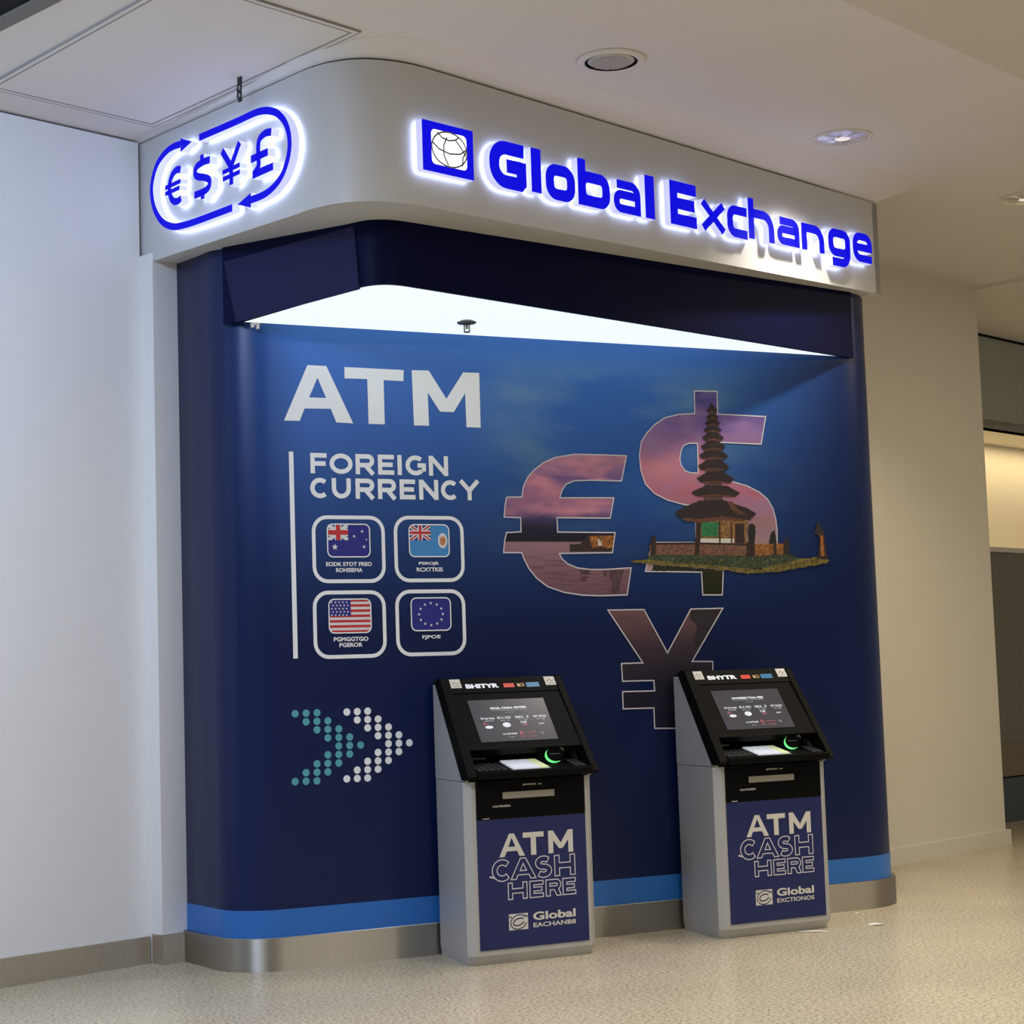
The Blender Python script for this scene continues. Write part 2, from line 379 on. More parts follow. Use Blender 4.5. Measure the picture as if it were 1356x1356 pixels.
# parts: blue band, steel kick plate
def strip(name, e, z0, z1, mt, a=0, c=-2):
    P = outline(e)[a:c]; n = len(P); Q = outline(-.02)[a:c]
    v = [(p[0], p[1], z) for z in (z0, z1) for p in P]+[(p[0], p[1], z) for z in (z0, z1) for p in Q]
    f = [(i, i+1, n+i+1, n+i) for i in range(n-1)]+[(n+i, n+i+1, 3*n+i+1, 3*n+i) for i in range(n-1)]
    f += [(0, n, 3*n, 2*n), (n-1, 3*n-1, 4*n-1, 2*n-1)]
    o = make(name, v, f, mt, fw_)
    for pz in o.data.polygons: pz.use_smooth = abs(pz.normal.z) < .5
    o.data.set_sharp_from_angle(angle=radians(35)); return o
strip('blue_band', .002, .15, .292, BANDM)
strip('kick_plate', .026, 0, .158, STEEL)

LAY = [.0012]
def mflat(name, v2, f, mt, parent=fw_, off=.002):
    """flat print on the wall from (x,z)"""
    return make(name, [(a, MD-off, c) for a, c in v2], f, mt, parent)
def px2(pts, cv=None):
    out = []
    for p in pts:
        q = mur(*(cv(*p) if cv else p)); out.append((q.x, q.z))
    return out
# ---- ATM heading, drawn as shapes
def bx2(pts, cv):  # extents of traced points
    q = px2(pts, cv); return min(p[0] for p in q), max(p[0] for p in q), min(p[1] for p in q), max(p[1] for p in q)
c4 = crop(360, 460, 4.52)
A_ = [px2([(72, 438), (212, 106), (325, 112), (486, 455), (385, 449), (352, 368), (195, 366), (166, 440)], c4), px2([(272, 182), (222, 300), (324, 303)], c4)]
mflat('lettering', *fill2d(A_), PRINTW)
mflat('lettering', *fill2d([px2([(433, 118), (788, 136), (786, 203), (668, 196), (675, 461), (578, 458), (570, 190), (434, 186)], c4)]), PRINTW)
mflat('lettering', *fill2d([px2([(836, 137), (938, 139), (1044, 308), (1144, 150), (1240, 153), (1249, 481), (1164, 478), (1156, 275), (1088, 388), (1006, 385), (932, 270), (940, 470), (850, 467)], c4)]), PRINTW)
def mtext(s, x0, x1, z0, z1, mt=PRINTW, off=.03, parent=fw_, d=.002, outline=0, sp=1.0, name='lettering'):
    return mflat(name, *tobox(textvf(s, off, outline, sp), x0, x1, z0, z1), mt, parent, d)
def capital(ch, x0, x1, y0, y1, s):
    """strokes of a wide geometric capital"""
    h = s/2; a, b_, c_, d_ = x0+h, x1-h, y0+h, y1-h; w = b_-a; H_ = d_-c_; mx_, my = (x0+x1)/2, (y0+y1)/2
    if ch == 'F': return [([(a, y0), (a, y1)], False), ([(a+h, d_), (x1, d_)], False), ([(a+h, my-.02*H_), (x1-.10*w, my-.02*H_)], False)]
    if ch == 'E': return [([(a, y0), (a, y1)], False), ([(a+h, d_), (x1, d_)], False), ([(a+h, my), (x1-.12*w, my)], False), ([(a+h, c_), (x1, c_)], False)]
    if ch == 'I': return [([(mx_, y0), (mx_, y1)], False)]
    if ch == 'O': return [(arc(mx_, my, w/2, 0, 360, 40, H_/2)[:-1], True)]
    if ch == 'C': return [(arc(mx_+.03*w, my, w/2*1.04, 48, 312, 30, H_/2), False)]
    if ch == 'G': return [(arc(mx_, my, w/2*1.02, 48, 318, 30, H_/2), False), ([(b_+h*.2, c_+.12*H_), (b_+h*.2, my+h)], False), ([(mx_+.12*w, my), (b_-h*.8, my)], False)]
    if ch == 'N': return [([(a, y0), (a, y1)], False), ([(b_, y0), (b_, y1)], False), ([(x0+h*.9, y1-h*.4), (x1-h*.9, y0+h*.4)], False)]
    if ch == 'U':
        r = w/2; return [([(a, y1)]+arc(mx_, c_+r, r, 180, 360, 16)+[(b_, y1)], False)]
    if ch == 'R':
        m_ = my-.06*H_; r = (d_-m_)/2
        return [([(a, y0), (a, y1)], False), ([(a+h, d_)]+arc(b_-r, m_+r, r, 90, -90, 12)+[(a+h, m_)], False), ([(a+w*.52, m_), (x1-h*.6, y0)], False)]
    if ch == 'Y': return [([(x0+h*.6, y1), (mx_, my-.02*H_)], False), ([(x1-h*.6, y1), (mx_, my-.02*H_)], False), ([(mx_, my), (mx_, y0)], False)]
def word(rows, ya, yb, s_):
    zt = px2([(300, ya)], c4)[0][1]; zb = px2([(300, yb)], c4)[0][1]
    for ch, xa, xb in rows:
        xm0 = px2([(xa, (ya+yb)/2)], c4)[0][0]; xm1 = px2([(xb, (ya+yb)/2)], c4)[0][0]
        V, Fs = [], []
        for i_, (p_, cl2) in enumerate(capital(ch, xm0, xm1, zb, zt, s_)):
            v_, f2_ = ribbon(p_, s_, cl2); o_ = len(V)
            V += [(q_[0], MD-.002-.0003*i_, q_[1]) for q_ in v_]; Fs += [tuple(k_+o_ for k_ in t_) for t_ in f2_]
        make('lettering', V, Fs, PRINTW, fw_)
word([('F', 230, 328), ('O', 345, 482), ('R', 500, 612), ('E', 634, 730), ('I', 750, 777), ('G', 800, 918), ('N', 938, 1053)], 633, 755, .0235)
word([('C', 228, 342), ('U', 358, 472), ('R', 500, 612), ('R', 634, 742), ('E', 764, 857), ('N', 880, 995), ('C', 1010, 1118), ('Y', 1122, 1240)], 781, 903, .0235)
q = px2([(385, 598), (390, 872)]); mflat('divider_bar', *fill2d([[(q[0][0]-.011, q[1][1]), (q[0][0]+.013, q[1][1]), (q[0][0]+.013, q[0][1]), (q[0][0]-.011, q[0][1])]]), PRINTW)

# ---- four currency tiles
c5 = crop(400, 670, 5.8957)
RED = mat('flag_red', srgb(196, 44, 52), .45, noise=.02, nscale=20); FNAVY = mat('flag_navy', srgb(30, 34, 132), .45, noise=.02, nscale=20)
FSKY = mat('flag_sky', srgb(62, 140, 205), .45, noise=.02, nscale=20); FWHITE = mat('flag_white', (.72, .72, .74, 1), .45, noise=.02, nscale=20)
FTAN = mat('flag_tan', srgb(190, 130, 90), .5, noise=.3, nscale=60)
def star(cx, cy, r, n=5):
    return [(cx+(r if i % 2 == 0 else r*.45)*sin(pi*i/n), cy+(r if i % 2 == 0 else r*.45)*cos(pi*i/n)) for i in range(2*n)]
def clipq(l, x0, x1, y0, y1): return [(min(max(p[0], x0), x1), min(max(p[1], y0), y1)) for p in l]
def diag(x0, x1, y0, y1, w):
    P = []
    for sg_ in (1, -1):
        ya, yb = (y0, y1) if sg_ == 1 else (y1, y0)
        P.append([(x0, ya), (x0+w, ya), (x1, yb-w*.7*sg_), (x1, yb), (x1-w, yb), (x0, ya+w*.7*sg_)])
    return P
def plus(x0, x1, y0, y1, w):
    mx_, my_, h = (x0+x1)/2, (y0+y1)/2, w/2
    return fill2d([[(x0, my_-h), (mx_-h, my_-h), (mx_-h, y0), (mx_+h, y0), (mx_+h, my_-h), (x1, my_-h), (x1, my_+h), (mx_+h, my_+h), (mx_+h, y1), (mx_-h, y1), (mx_-h, my_+h), (x0, my_+h)]])
tiles = [  # outer box, flag box, captions
 ((78, 648, 75, 602), (196, 526, 143, 398), [('EODK STOT FREO', 186, 543, 438, 470), ('ROHSSEMA', 264, 470, 484, 517)], 'ensign'),
 ((718, 1264, 78, 595), (834, 1144, 147, 396), [('PSROJR', 910, 1068, 436, 466), ('RCXTTKIS', 893, 1097, 480, 512)], 'skyensign'),
 ((86, 656, 660, 1190), (208, 535, 728, 990), [('PGMGGTGO', 246, 516, 1022, 1056), ('PGEROR', 290, 471, 1068, 1101)], 'stripes'),
 ((730, 1277, 652, 1170), (850, 1157, 718, 972), [('FJPOE', 937, 1080, 1008, 1043)], 'ring')]
for (ob, fb, caps, kind) in tiles:
    def B(bx):
        x0 = px2([(bx[0], (bx[2]+bx[3])/2)], c5)[0][0]; x1 = px2([(bx[1], (bx[2]+bx[3])/2)], c5)[0][0]
        z1 = px2([((bx[0]+bx[1])/2, bx[2])], c5)[0][1]; z0 = px2([((bx[0]+bx[1])/2, bx[3])], c5)[0][1]
        return x0, x1, z0, z1
    x0, x1, z0, z1 = B(ob); w = .019
    tl = mflat('currency_tile', *ribbon(rrect(x0+w/2, x1-w/2, z0+w/2, z1-w/2, .072), w, True), PRINTW)
    x0, x1, z0, z1 = B(fb); fr = rrect(x0, x1, z0, z1, .028, 4); ww = x1-x0; hh = z1-z0
    base = {'ensign': FNAVY, 'skyensign': FSKY, 'stripes': FWHITE, 'ring': FNAVY}[kind]
    mflat('flag', *fill2d([fr]), base, tl, .003)
    if kind in ('ensign', 'skyensign'):
        cx1 = x0+ww*(.49 if kind == 'ensign' else .54); cz0 = z1-hh*.49
        mflat('flag_canton', *fill2d([[(x0+.004, cz0), (cx1, cz0), (cx1, z1-.003), (x0+.004, z1-.003)]]), FNAVY, tl, .0036)
        cb = (x0+.004, cx1, cz0, z1-.003)
        for q_, D_ in enumerate(diag(*cb, .018)): mflat('flag_cross', *fill2d([D_]), FWHITE, tl, .0039+.0002*q_)
        if kind != 'ensign':
            for q_, D_ in enumerate(diag(*cb, .007)): mflat('flag_cross', *fill2d([D_]), RED, tl, .0043+.0002*q_)
        mflat('flag_cross', *plus(*cb, .036 if kind == 'ensign' else .026), FWHITE, tl, .0047)
        mflat('flag_cross', *plus(*cb, .024 if kind == 'ensign' else .014), RED, tl, .0050)
    if kind == 'ensign':
        st = [(.17, .30, .017), (.63, .63, .009), (.82, .78, .009), (.92, .53, .006), (.86, .31, .010)]
        mflat('flag_stars', *merge([fill2d([star(x0+ww*a_, z0+hh*c_, r_)]) for a_, c_, r_ in st]), FWHITE, tl, .0052)
    if kind == 'skyensign':
        e = arc(x0+ww*.84, z0+hh*.50, .027, 0, 360, 20, .040)[:-1]; mflat('flag_shield', *fill2d([e]), FWHITE, tl, .0042)
        e = arc(x0+ww*.84, z0+hh*.49, .017, 0, 360, 16, .024)[:-1]; mflat('shield_charge', *fill2d([e]), FTAN, tl, .0048)
    if kind == 'stripes':
        bars = []
        for i in range(0, 13, 2):
            a_ = z1-hh*i/13; c_ = z1-hh*(i+1)/13; ins = .012 if i in (0, 12) else 0
            bars.append(([(x0+ins, c_), (x1-ins, c_), (x1-ins, a_), (x0+ins, a_)], [(0, 1, 2, 3)]))
        mflat('flag_stripes', *merge(bars), RED, tl, .0036)
        mflat('flag_canton', *fill2d([[(x0+.003, z1-hh*.5), (x0+ww*.52, z1-hh*.5), (x0+ww*.52, z1-.003), (x0+.02, z1-.003), (x0+.003, z1-.02)]]), FNAVY, tl, .0042)
        mflat('flag_stars', *merge([fill2d([star(x0+ww*(.07+.088*i+(.03 if j % 2 else 0)), z1-hh*(.09+.095*j), .0062)]) for i in range(5) for j in range(5)]), FWHITE, tl, .0048)
    if kind == 'ring':
        cxx, czz = (x0+x1)/2, (z0+z1)/2
        mflat('flag_stars', *merge([fill2d([star(cxx+.067*sin(pi*i/6), czz+.057*cos(pi*i/6), .0085)]) for i in range(12)]), FWHITE, tl, .0042)
    mflat('flag_border', *ribbon(fr, .006, True), PRINTW, tl, .0054)
    for s, a0, a1, b0, b1 in caps:
        bb = B((a0, a1, b0, b1)); mflat('caption', *tobox(textvf(s, .03), *bb), PRINTW, tl, .003)

# ---- dotted chevrons
TEAL = mat('teal_print', srgb(82, 165, 178), .45, noise=.03, nscale=9)
c6 = crop(360, 920, 6.78)
dm = {}
for kx, (X0, dX, Y0, dY, mt) in enumerate([(208, 98, 170, 76.3, TEAL), (672, 93.5, 155, 75, PRINTW)]):
    dv = arc(0, 0, .0185, 0, 360, 20)[:-1]
    for r_ in range(9):
        c0 = r_ if r_ <= 4 else 8-r_
        for c_ in range(c0, c0+3):
            q = mur(*c6(X0+dX*c_, Y0+dY*r_-4*c_))
            if mt.name not in dm:
                o = mflat('dot', dv, [tuple(range(20))], mt, fw_, 0); me = o.data
                for vv in me.vertices: vv.co = vv.co + fw_.location - Vector((0, MD, 0))
                dm[mt.name] = me; o.location = Vector((q.x, MD-.002, q.z))-fw_.location
            else:
                o = bpy.data.objects.new('dot', dm[mt.name]); COL.objects.link(o); o.parent = fw_
                o.location = Vector((q.x, MD-.002, q.z))-fw_.location

# ---- large currency symbols with the printed lake picture
cs = crop(640, 500, 2.825)
euro = px2([(535, 293), (516, 387), (400, 384), (340, 386), (310, 398), (294, 420), (285, 450), (487, 450), (474, 526), (275, 524), (277, 578), (492, 580), (482, 655), (283, 658), (295, 680), (315, 697), (350, 712), (400, 718), (450, 718), (552, 712), (537, 813), (440, 816), (370, 814), (300, 803), (240, 782), (200, 752), (170, 715), (152, 680), (143, 655), (75, 655), (79, 610), (86, 580), (140, 577), (139, 524), (77, 522), (80, 480), (86, 448), (143, 447), (150, 405), (165, 373), (190, 345), (225, 318), (270, 299), (340, 287), (440, 289)], cs)
zz = lambda y: mur(*cs(300, y)).z
zx = lambda x: mur(*cs(x, 500)).x
hi, lo = zz(287), zz(816)
f_ = lambda y: (zz(y)-lo)/(hi-lo)
EUROM = picture('lake_dusk_print', [(f_(820), srgb(112, 80, 92)), (f_(700), srgb(136, 100, 110)), (f_(618), srgb(150, 116, 128)), (f_(612), srgb(26, 26, 40)), (f_(560), srgb(38, 36, 58)), (f_(528), srgb(70, 62, 100)), (f_(500), srgb(134, 98, 140)), (f_(440), srgb(168, 112, 142)), (f_(370), srgb(120, 92, 146)), (f_(287), srgb(176, 130, 150))], 5, lo, hi, (.5, 1, 2.2), warp=.0, c2=srgb(214, 138, 150), k2=.0)
# cloud tint only in the sky part: mix by height inside the same print
nt = EUROM.node_tree; b = nt.nodes['Principled BSDF']; src = b.inputs['Base Color'].links[0].from_socket
tc = nt.nodes.new('ShaderNodeTexCoord'); s_ = nt.nodes.new('ShaderNodeSeparateXYZ'); nt.links.new(tc.outputs['Object'], s_.inputs[0])
mp = nt.nodes.new('ShaderNodeMapping'); mp.inputs['Scale'].default_value = (1.0, 1, 2.6); nt.links.new(tc.outputs['Object'], mp.inputs[0])
n_ = nt.nodes.new('ShaderNodeTexNoise'); n_.inputs['Scale'].default_value = 4.5; n_.inputs['Detail'].default_value = 5; nt.links.new(mp.outputs[0], n_.inputs['Vector'])
r_ = ramp(nt, [(.42, (0, 0, 0, 1)), (.66, (.85, .85, .85, 1))]); nt.links.new(n_.outputs[0], r_.inputs[0])
k_ = mul(r_.outputs[0], mrange(s_.outputs[2], zz(535), zz(500)))
mx = nt.nodes.new('ShaderNodeMix'); mx.data_type = 'RGBA'; nt.links.new(k_, mx.inputs[0]); nt.links.new(src, mx.inputs[6]); mx.inputs[7].default_value = srgb(216, 142, 156)
mp2 = nt.nodes.new('ShaderNodeMapping'); mp2.inputs['Scale'].default_value = (2, 1, 30); nt.links.new(tc.outputs['Object'], mp2.inputs[0])
n3 = nt.nodes.new('ShaderNodeTexNoise'); n3.inputs['Scale'].default_value = 3; nt.links.new(mp2.outputs[0], n3.inputs['Vector'])
r5 = ramp(nt, [(.45, (0, 0, 0, 1)), (.70, (.7, .7, .7, 1))]); nt.links.new(n3.outputs[0], r5.inputs[0])
k2_ = mul(r5.outputs[0], mrange(s_.outputs[2], zz(630), zz(690)))
mx2 = nt.nodes.new('ShaderNodeMix'); mx2.data_type = 'RGBA'; nt.links.new(k2_, mx2.inputs[0]); nt.links.new(mx.outputs[2], mx2.inputs[6]); mx2.inputs[7].default_value = srgb(84, 62, 84)
nt.links.new(mx2.outputs[2], b.inputs['Base Color'])
es = mflat('currency_symbol', *fill2d([euro]), EUROM); es['label'] = 'euro symbol filled with a pink dusk lake picture'
mflat('symbol_outline', *ribbon(euro, .0068, True), LINEW, es, .0032)
DARKB = mat('print_dark_brown', srgb(44, 30, 30), .5, noise=.3, nscale=60)
ORNG = mat('print_orange', srgb(150, 92, 42), .5, noise=.5, nscale=45)
c8 = crop(660, 590, 6.455)
mflat('hut_picture', *fill2d([px2([(608, 840), (640, 845), (700, 840), (740, 790), (760, 765), (990, 762), (972, 907), (608, 907)], c8)]), DARKB, es, .0026)
mflat('hut_picture', *fill2d([px2([(775, 775), (985, 770), (975, 870), (930, 880), (870, 860), (800, 880), (790, 830)], c8)]), ORNG, es, .0029)
mflat('hut_picture', *fill2d([px2([(848, 800), (862, 800), (866, 840), (878, 800), (880, 855), (850, 855)], c8)]), PRINTG, es, .0031)
WDARK = mat('print_water_shadow', srgb(78, 56, 62), .5, noise=.3, nscale=30)
for pts in ([(690, 1062), (800, 1066), (760, 1085), (810, 1100), (700, 1100)], [(700, 1120), (790, 1118), (740, 1135), (760, 1160), (700, 1160)], [(890, 1066), (930, 1066), (925, 1130), (900, 1120)], [(945, 1066), (1070, 1062), (1050, 1140), (1030, 1200), (1035, 1262), (960, 1266), (970, 1160), (945, 1120)]):
    mflat('reflection_picture', *fill2d([px2(pts, c8)]), WDARK, es, .0026)

dol = px2([(788, 50), (873, 52), (876, 137), (1055, 146), (1038, 249), (905, 243), (880, 243), (876, 372), (925, 388), (985, 405), (1030, 428), (1062, 455), (1082, 490), (1093, 530), (1098, 575), (1098, 660), (1060, 706), (897, 712), (893, 813), (820, 813), (815, 728), (605, 725), (630, 617), (795, 617), (792, 480), (750, 475), (690, 459), (640, 434), (605, 398), (588, 345), (583, 290), (590, 240), (610, 208), (640, 176), (680, 150), (730, 138), (790, 135)], cs)
hole = px2([(800, 246), (768, 246), (748, 254), (738, 275), (734, 305), (740, 330), (755, 350), (775, 357), (803, 357)], cs)
lo2, hi2 = zz(813), zz(50)
g_ = lambda y: (zz(y)-lo2)/(hi2-lo2)
DOLM = picture('dusk_sky_print', [(g_(813), srgb(30, 34, 20)), (g_(726), srgb(44, 46, 26)), (g_(722), srgb(176, 150, 148)), (g_(560), srgb(150, 118, 122)), (g_(420), srgb(172, 104, 126)), (g_(330), srgb(194, 124, 138)), (g_(260), srgb(160, 112, 150)), (g_(170), srgb(124, 98, 160)), (g_(50), srgb(70, 66, 136))], 3.2, lo2, hi2, (1, 1, 1.8), warp=.0)
nt = DOLM.node_tree; b = nt.nodes['Principled BSDF']; src = b.inputs['Base Color'].links[0].from_socket
tc = nt.nodes.new('ShaderNodeTexCoord'); s_ = nt.nodes.new('ShaderNodeSeparateXYZ'); nt.links.new(tc.outputs['Object'], s_.inputs[0])
mp = nt.nodes.new('ShaderNodeMapping'); mp.inputs['Scale'].default_value = (1.2, 1, 2.0); nt.links.new(tc.outputs['Object'], mp.inputs[0])
n_ = nt.nodes.new('ShaderNodeTexNoise'); n_.inputs['Scale'].default_value = 4; n_.inputs['Detail'].default_value = 5; nt.links.new(mp.outputs[0], n_.inputs['Vector'])
r_ = ramp(nt, [(.45, (0, 0, 0, 1)), (.68, (.7, .7, .7, 1))]); nt.links.new(n_.outputs[0], r_.inputs[0])
k_ = mul(r_.outputs[0], mrange(s_.outputs[2], zz(640), zz(560)))
mx = nt.nodes.new('ShaderNodeMix'); mx.data_type = 'RGBA'; nt.links.new(k_, mx.inputs[0]); nt.links.new(src, mx.inputs[6]); mx.inputs[7].default_value = srgb(150, 122, 166)
nt.links.new(mx.outputs[2], b.inputs['Base Color'])
ds = mflat('currency_symbol', *fill2d([dol, hole]), DOLM); ds['label'] = 'dollar symbol filled with a pink dusk sky'
mflat('symbol_outline', *merge([ribbon(dol, .0068, True), ribbon(hole, .0068, True)]), LINEW, ds, .0032)
yen = px2([(465, 870), (600, 868), (688, 1030), (775, 866), (895, 863), (780, 1062), (857, 1062), (858, 1130), (737, 1133), (738, 1172), (858, 1175), (858, 1236), (737, 1236), (738, 1312), (640, 1312), (637, 1236), (522, 1239), (520, 1175), (640, 1172), (637, 1133), (520, 1136), (516, 1070), (596, 1067)], cs)
lo3, hi3 = zz(1312), zz(863); h_ = lambda y: (zz(y)-lo3)/(hi3-lo3)
YENM = picture('lake_night_print', [(h_(1312), srgb(24, 24, 44)), (h_(1150), srgb(32, 30, 46)), (h_(1020), srgb(62, 50, 62)), (h_(863), srgb(118, 84, 88))], 6, lo3, hi3, (.7, 1, 5), warp=.12, c2=srgb(40, 36, 44), k2=.35)
ys = mflat('currency_symbol', *fill2d([yen]), YENM); ys['label'] = 'yen symbol filled with dark lake water'
mflat('reflection_picture', *fill2d([px2([(778, 868), (892, 866), (835, 965), (800, 1010), (782, 1000), (800, 930), (770, 900)], cs)]), mat('print_night_brown', srgb(36, 30, 38), .5, noise=.2, nscale=20), ys, .0026)
mflat('symbol_outline', *ribbon(yen, .0068, True), LINEW, ys, .0032)

# ---- printed pagoda on its island
cp = crop(840, 510, 4.675)
pg = bpy.data.objects.new('pagoda_picture', None); COL.objects.link(pg); pg.parent = fw_
pg['label'] = 'printed picture of a tall many-roofed pagoda on a small island'
def jag(pts, a, st=14):
    out = []
    for i in range(len(pts)):
        p, q = Vector(pts[i]), Vector(pts[(i+1) % len(pts)]); k = max(1, int((q-p).length/st))
        for j in range(k):
            w = p.lerp(q, j/k); out.append((w.x+random.uniform(-a, a)*.6, w.y+random.uniform(-a, a)))
    return out
def pp(name, pts, mt, off):
    if name in ('hedge', 'shore', 'shrub', 'shrine', 'island_reflection'): pts = jag(pts, 4.0)
    elif name == 'roof': pts = jag(pts, 1.6, 18)
    return make(name, [(a, MD-off, c) for a, c in px2(pts, cp)], [tuple(t) for t in fill2d([px2(pts, cp)])[1]], mt, pg)
THATCH = mat('print_thatch', srgb(40, 28, 32), .5, noise=.35, nscale=50); RIDGE = mat('print_eave', srgb(96, 58, 44), .5, noise=.3, nscale=40)
TOWER = mat('print_tower', srgb(84, 60, 60), .5, noise=.3, nscale=60)
GREENP = mat('print_green_door', srgb(38, 116, 70), .5, noise=.3, nscale=40); GOLD = mat('print_gold', srgb(134, 96, 56), .5, noise=.4, nscale=60)
BRICK = mat('print_brick_wall', srgb(112, 78, 62), .5, noise=.4, nscale=70); BRICKO = mat('print_brick_lit', srgb(142, 92, 44), .5, noise=.4, nscale=60)
GRASS = mat('print_hedge', srgb(52, 64, 44), .5, noise=.6, nscale=90); SHORE = mat('print_shore', srgb(106, 95, 44), .5, noise=.5, nscale=50)
GREENL = mat('print_leaf', srgb(96, 116, 84), .5, noise=.3, nscale=60)
DKG = mat('print_dark_green', srgb(24, 28, 22), .5, noise=.3, nscale=50)
cxp = 478
pp('tower', [(458, 150), (500, 150), (515, 400), (540, 620), (545, 720), (425, 720), (435, 620), (450, 400)], TOWER, .0038)
pp('finial', [(470, 150), (474, 108), (480, 108), (486, 150)], THATCH, .0040)
roofs = [(128, 172, 33), (180, 212, 38), (212, 252, 47), (252, 293, 57), (293, 345, 68), (345, 403, 76), (397, 460, 90), (462, 528, 98), (535, 606, 116), (622, 690, 152)]
for i, (y0, y1, hw) in enumerate(roofs):
    c_ = cxp+i*1.5+(10 if i > 7 else 0); tw = hw*.42; ym = y0+(y1-y0)*.66
    pp('roof', [(c_-tw, y0), (c_+tw, y0), (c_+hw*.75, y0+(y1-y0)*.36), (c_+hw, ym), (c_+hw*.8, y1), (c_-hw*.8, y1-2), (c_-hw, ym-4), (c_-hw*.75, y0+(y1-y0)*.34)], THATCH, .0046-.00002*i)
    pp('eave', [(c_-hw*.62, y1-5), (c_+hw*.05, y1-14), (c_+hw*.66, y1-4), (c_+hw*.66, y1+2), (c_+hw*.05, y1-4), (c_-hw*.62, y1+2)], RIDGE, .0050)
pp('roof', [(400, 715), (560, 712), (600, 730), (690, 760), (752, 795), (715, 835), (600, 825), (520, 820), (350, 830), (285, 825), (246, 788), (340, 740)], THATCH, .0050)
pp('eave', [(295, 822), (420, 828), (540, 812), (680, 832), (676, 842), (540, 832), (410, 850), (305, 840)], RIDGE, .0054)
pp('eave', [(575, 722), (600, 720), (640, 770), (690, 800), (640, 800), (595, 765)], RIDGE, .0053)
pp('temple_hall', [(378, 840), (700, 838), (690, 980), (378, 985)], GOLD, .0042)
pp('temple_door', [(414, 848), (520, 848), (514, 938), (414, 938)], GREENP, .0046)
pp('temple_post', [(378, 850), (410, 850), (406, 975), (380, 975)], DARKB, .0046)
pp('temple_post', [(620, 858), (676, 856), (680, 980), (622, 984)], DARKB, .0046)
pp('temple_post', [(520, 845), (530, 845), (532, 978), (522, 978)], DARKB, .0046)
pp('temple_post', [(592, 845), (600, 845), (604, 978), (596, 978)], DARKB, .0046)
pp('temple_base', [(395, 950), (615, 950), (615, 985), (395, 985)], PRINTG, .0044)
pp('shrub', [(700, 900), (705, 868), (725, 860), (745, 872), (748, 910), (740, 980), (705, 985)], DKG, .0048)
pp('shrub', [(832, 985), (840, 930), (850, 905), (868, 900), (880, 985)], DKG, .0036)
pp('garden_wall', [(92, 985), (130, 978), (375, 975), (740, 980), (740, 1055), (92, 1050)], BRICK, .0052)
pp('garden_wall', [(740, 985), (950, 980), (950, 1048), (740, 1056)], BRICKO, .0052)
for x0, x1, y0 in ((100, 130, 930), (372, 400, 940), (690, 742, 960), (858, 876, 970), (920, 955, 950)):
    pp('wall_post', [(x0, y0+20), ((x0+x1)/2-6, y0), ((x0+x1)/2+6, y0), (x1, y0+20), (x1, 1062), (x0, 1062)], DARKB, .0056)
pp('wall_coping', [(92, 976), (400, 974), (740, 984), (740, 994), (400, 986), (92, 990)], DARKB, .0055)
pp('hedge', [(80, 1050), (300, 1052), (740, 1060), (950, 1045), (1010, 1062), (1010, 1090), (880, 1140), (540, 1130), (180, 1108), (80, 1095)], GRASS, .0060)
pp('shore', [(-35, 1085), (80, 1078), (250, 1100), (560, 1125), (780, 1140), (880, 1110), (1010, 1080), (1120, 1066), (1210, 1082), (1190, 1102), (1000, 1135), (880, 1160), (700, 1166), (520, 1140), (120, 1108), (-10, 1098)], SHORE, .0064)
for k_ in range(46):   # leaves catching light in the hedge
    hx = random.uniform(95, 960); hy = 1066+random.uniform(0, 42)+(6 if hx > 300 else 0)
    pp('leaf_picture', [(hx-5, hy), (hx, hy-7), (hx+5, hy), (hx, hy+5)], SHORE if k_ % 3 else GREENL, .0062)
pp('shrine', [(1128, 850), (1138, 850), (1150, 885), (1178, 912), (1172, 925), (1180, 1000), (1198, 1078), (1130, 1078), (1140, 1000), (1135, 925), (1106, 918), (1122, 890)], DARKB, .0066)
pp('shrine_light', [(1150, 930), (1164, 930), (1174, 1060), (1150, 1060)], ORNG, .0069)
pp('island_reflection', [(120, 1112), (520, 1144), (410, 1152), (105, 1150)], DKG, .0034)

# ================================================================== white fascia with soffit
HL0, HL1 = Vector((2.45, 9.33)), Vector((2.76, 7.95))
HF0, HF1 = Vector((3.70, 7.66)), Vector((6.65, 8.62))
def isect(p, q, r, s):
    d = q-p; e = s-r; k = ((r-p).x*e.y-(r-p).y*e.x)/(d.x*e.y-d.y*e.x); return p+d*k
CO = isect(HL0, HL1, HF0, HF1)
dl = (HL1-HL0).normalized(); df = (HF1-HF0).normalized()
nl = Vector((dl.y, -dl.x)); nl = -nl if nl.dot(-CO) < 0 else nl      # outward normals (towards the hall)
nf = Vector((df.y, -df.x))
TL = .46
def bez(p0, p1, p2, n):
    return [p0*(1-t)**2+p1*2*t*(1-t)+p2*t*t for t in [i/n for i in range(n+1)]]
Nf3 = Vector((nf.x, nf.y, 0)); Nl3 = Vector((nl.x, nl.y, 0))
F3 = Vector((HF0.x, HF0.y, 0)); L3 = Vector((HL0.x, HL0.y, 0))
PR = onpl(1163.5, 330, F3, Nf3); HR = Vector((PR.x, PR.y))
def out_pts(inset=0.0):
    a0 = HL0+dl*(-.05)-nl*inset; c_ = isect(HL0-nl*inset, HL1-nl*inset, HF0-nf*inset, HF1-nf*inset); e = HR-nf*inset-df*inset
    return [a0]+bez(c_-dl*TL, c_, c_+df*TL, 12)+[e]
OUT = out_pts()
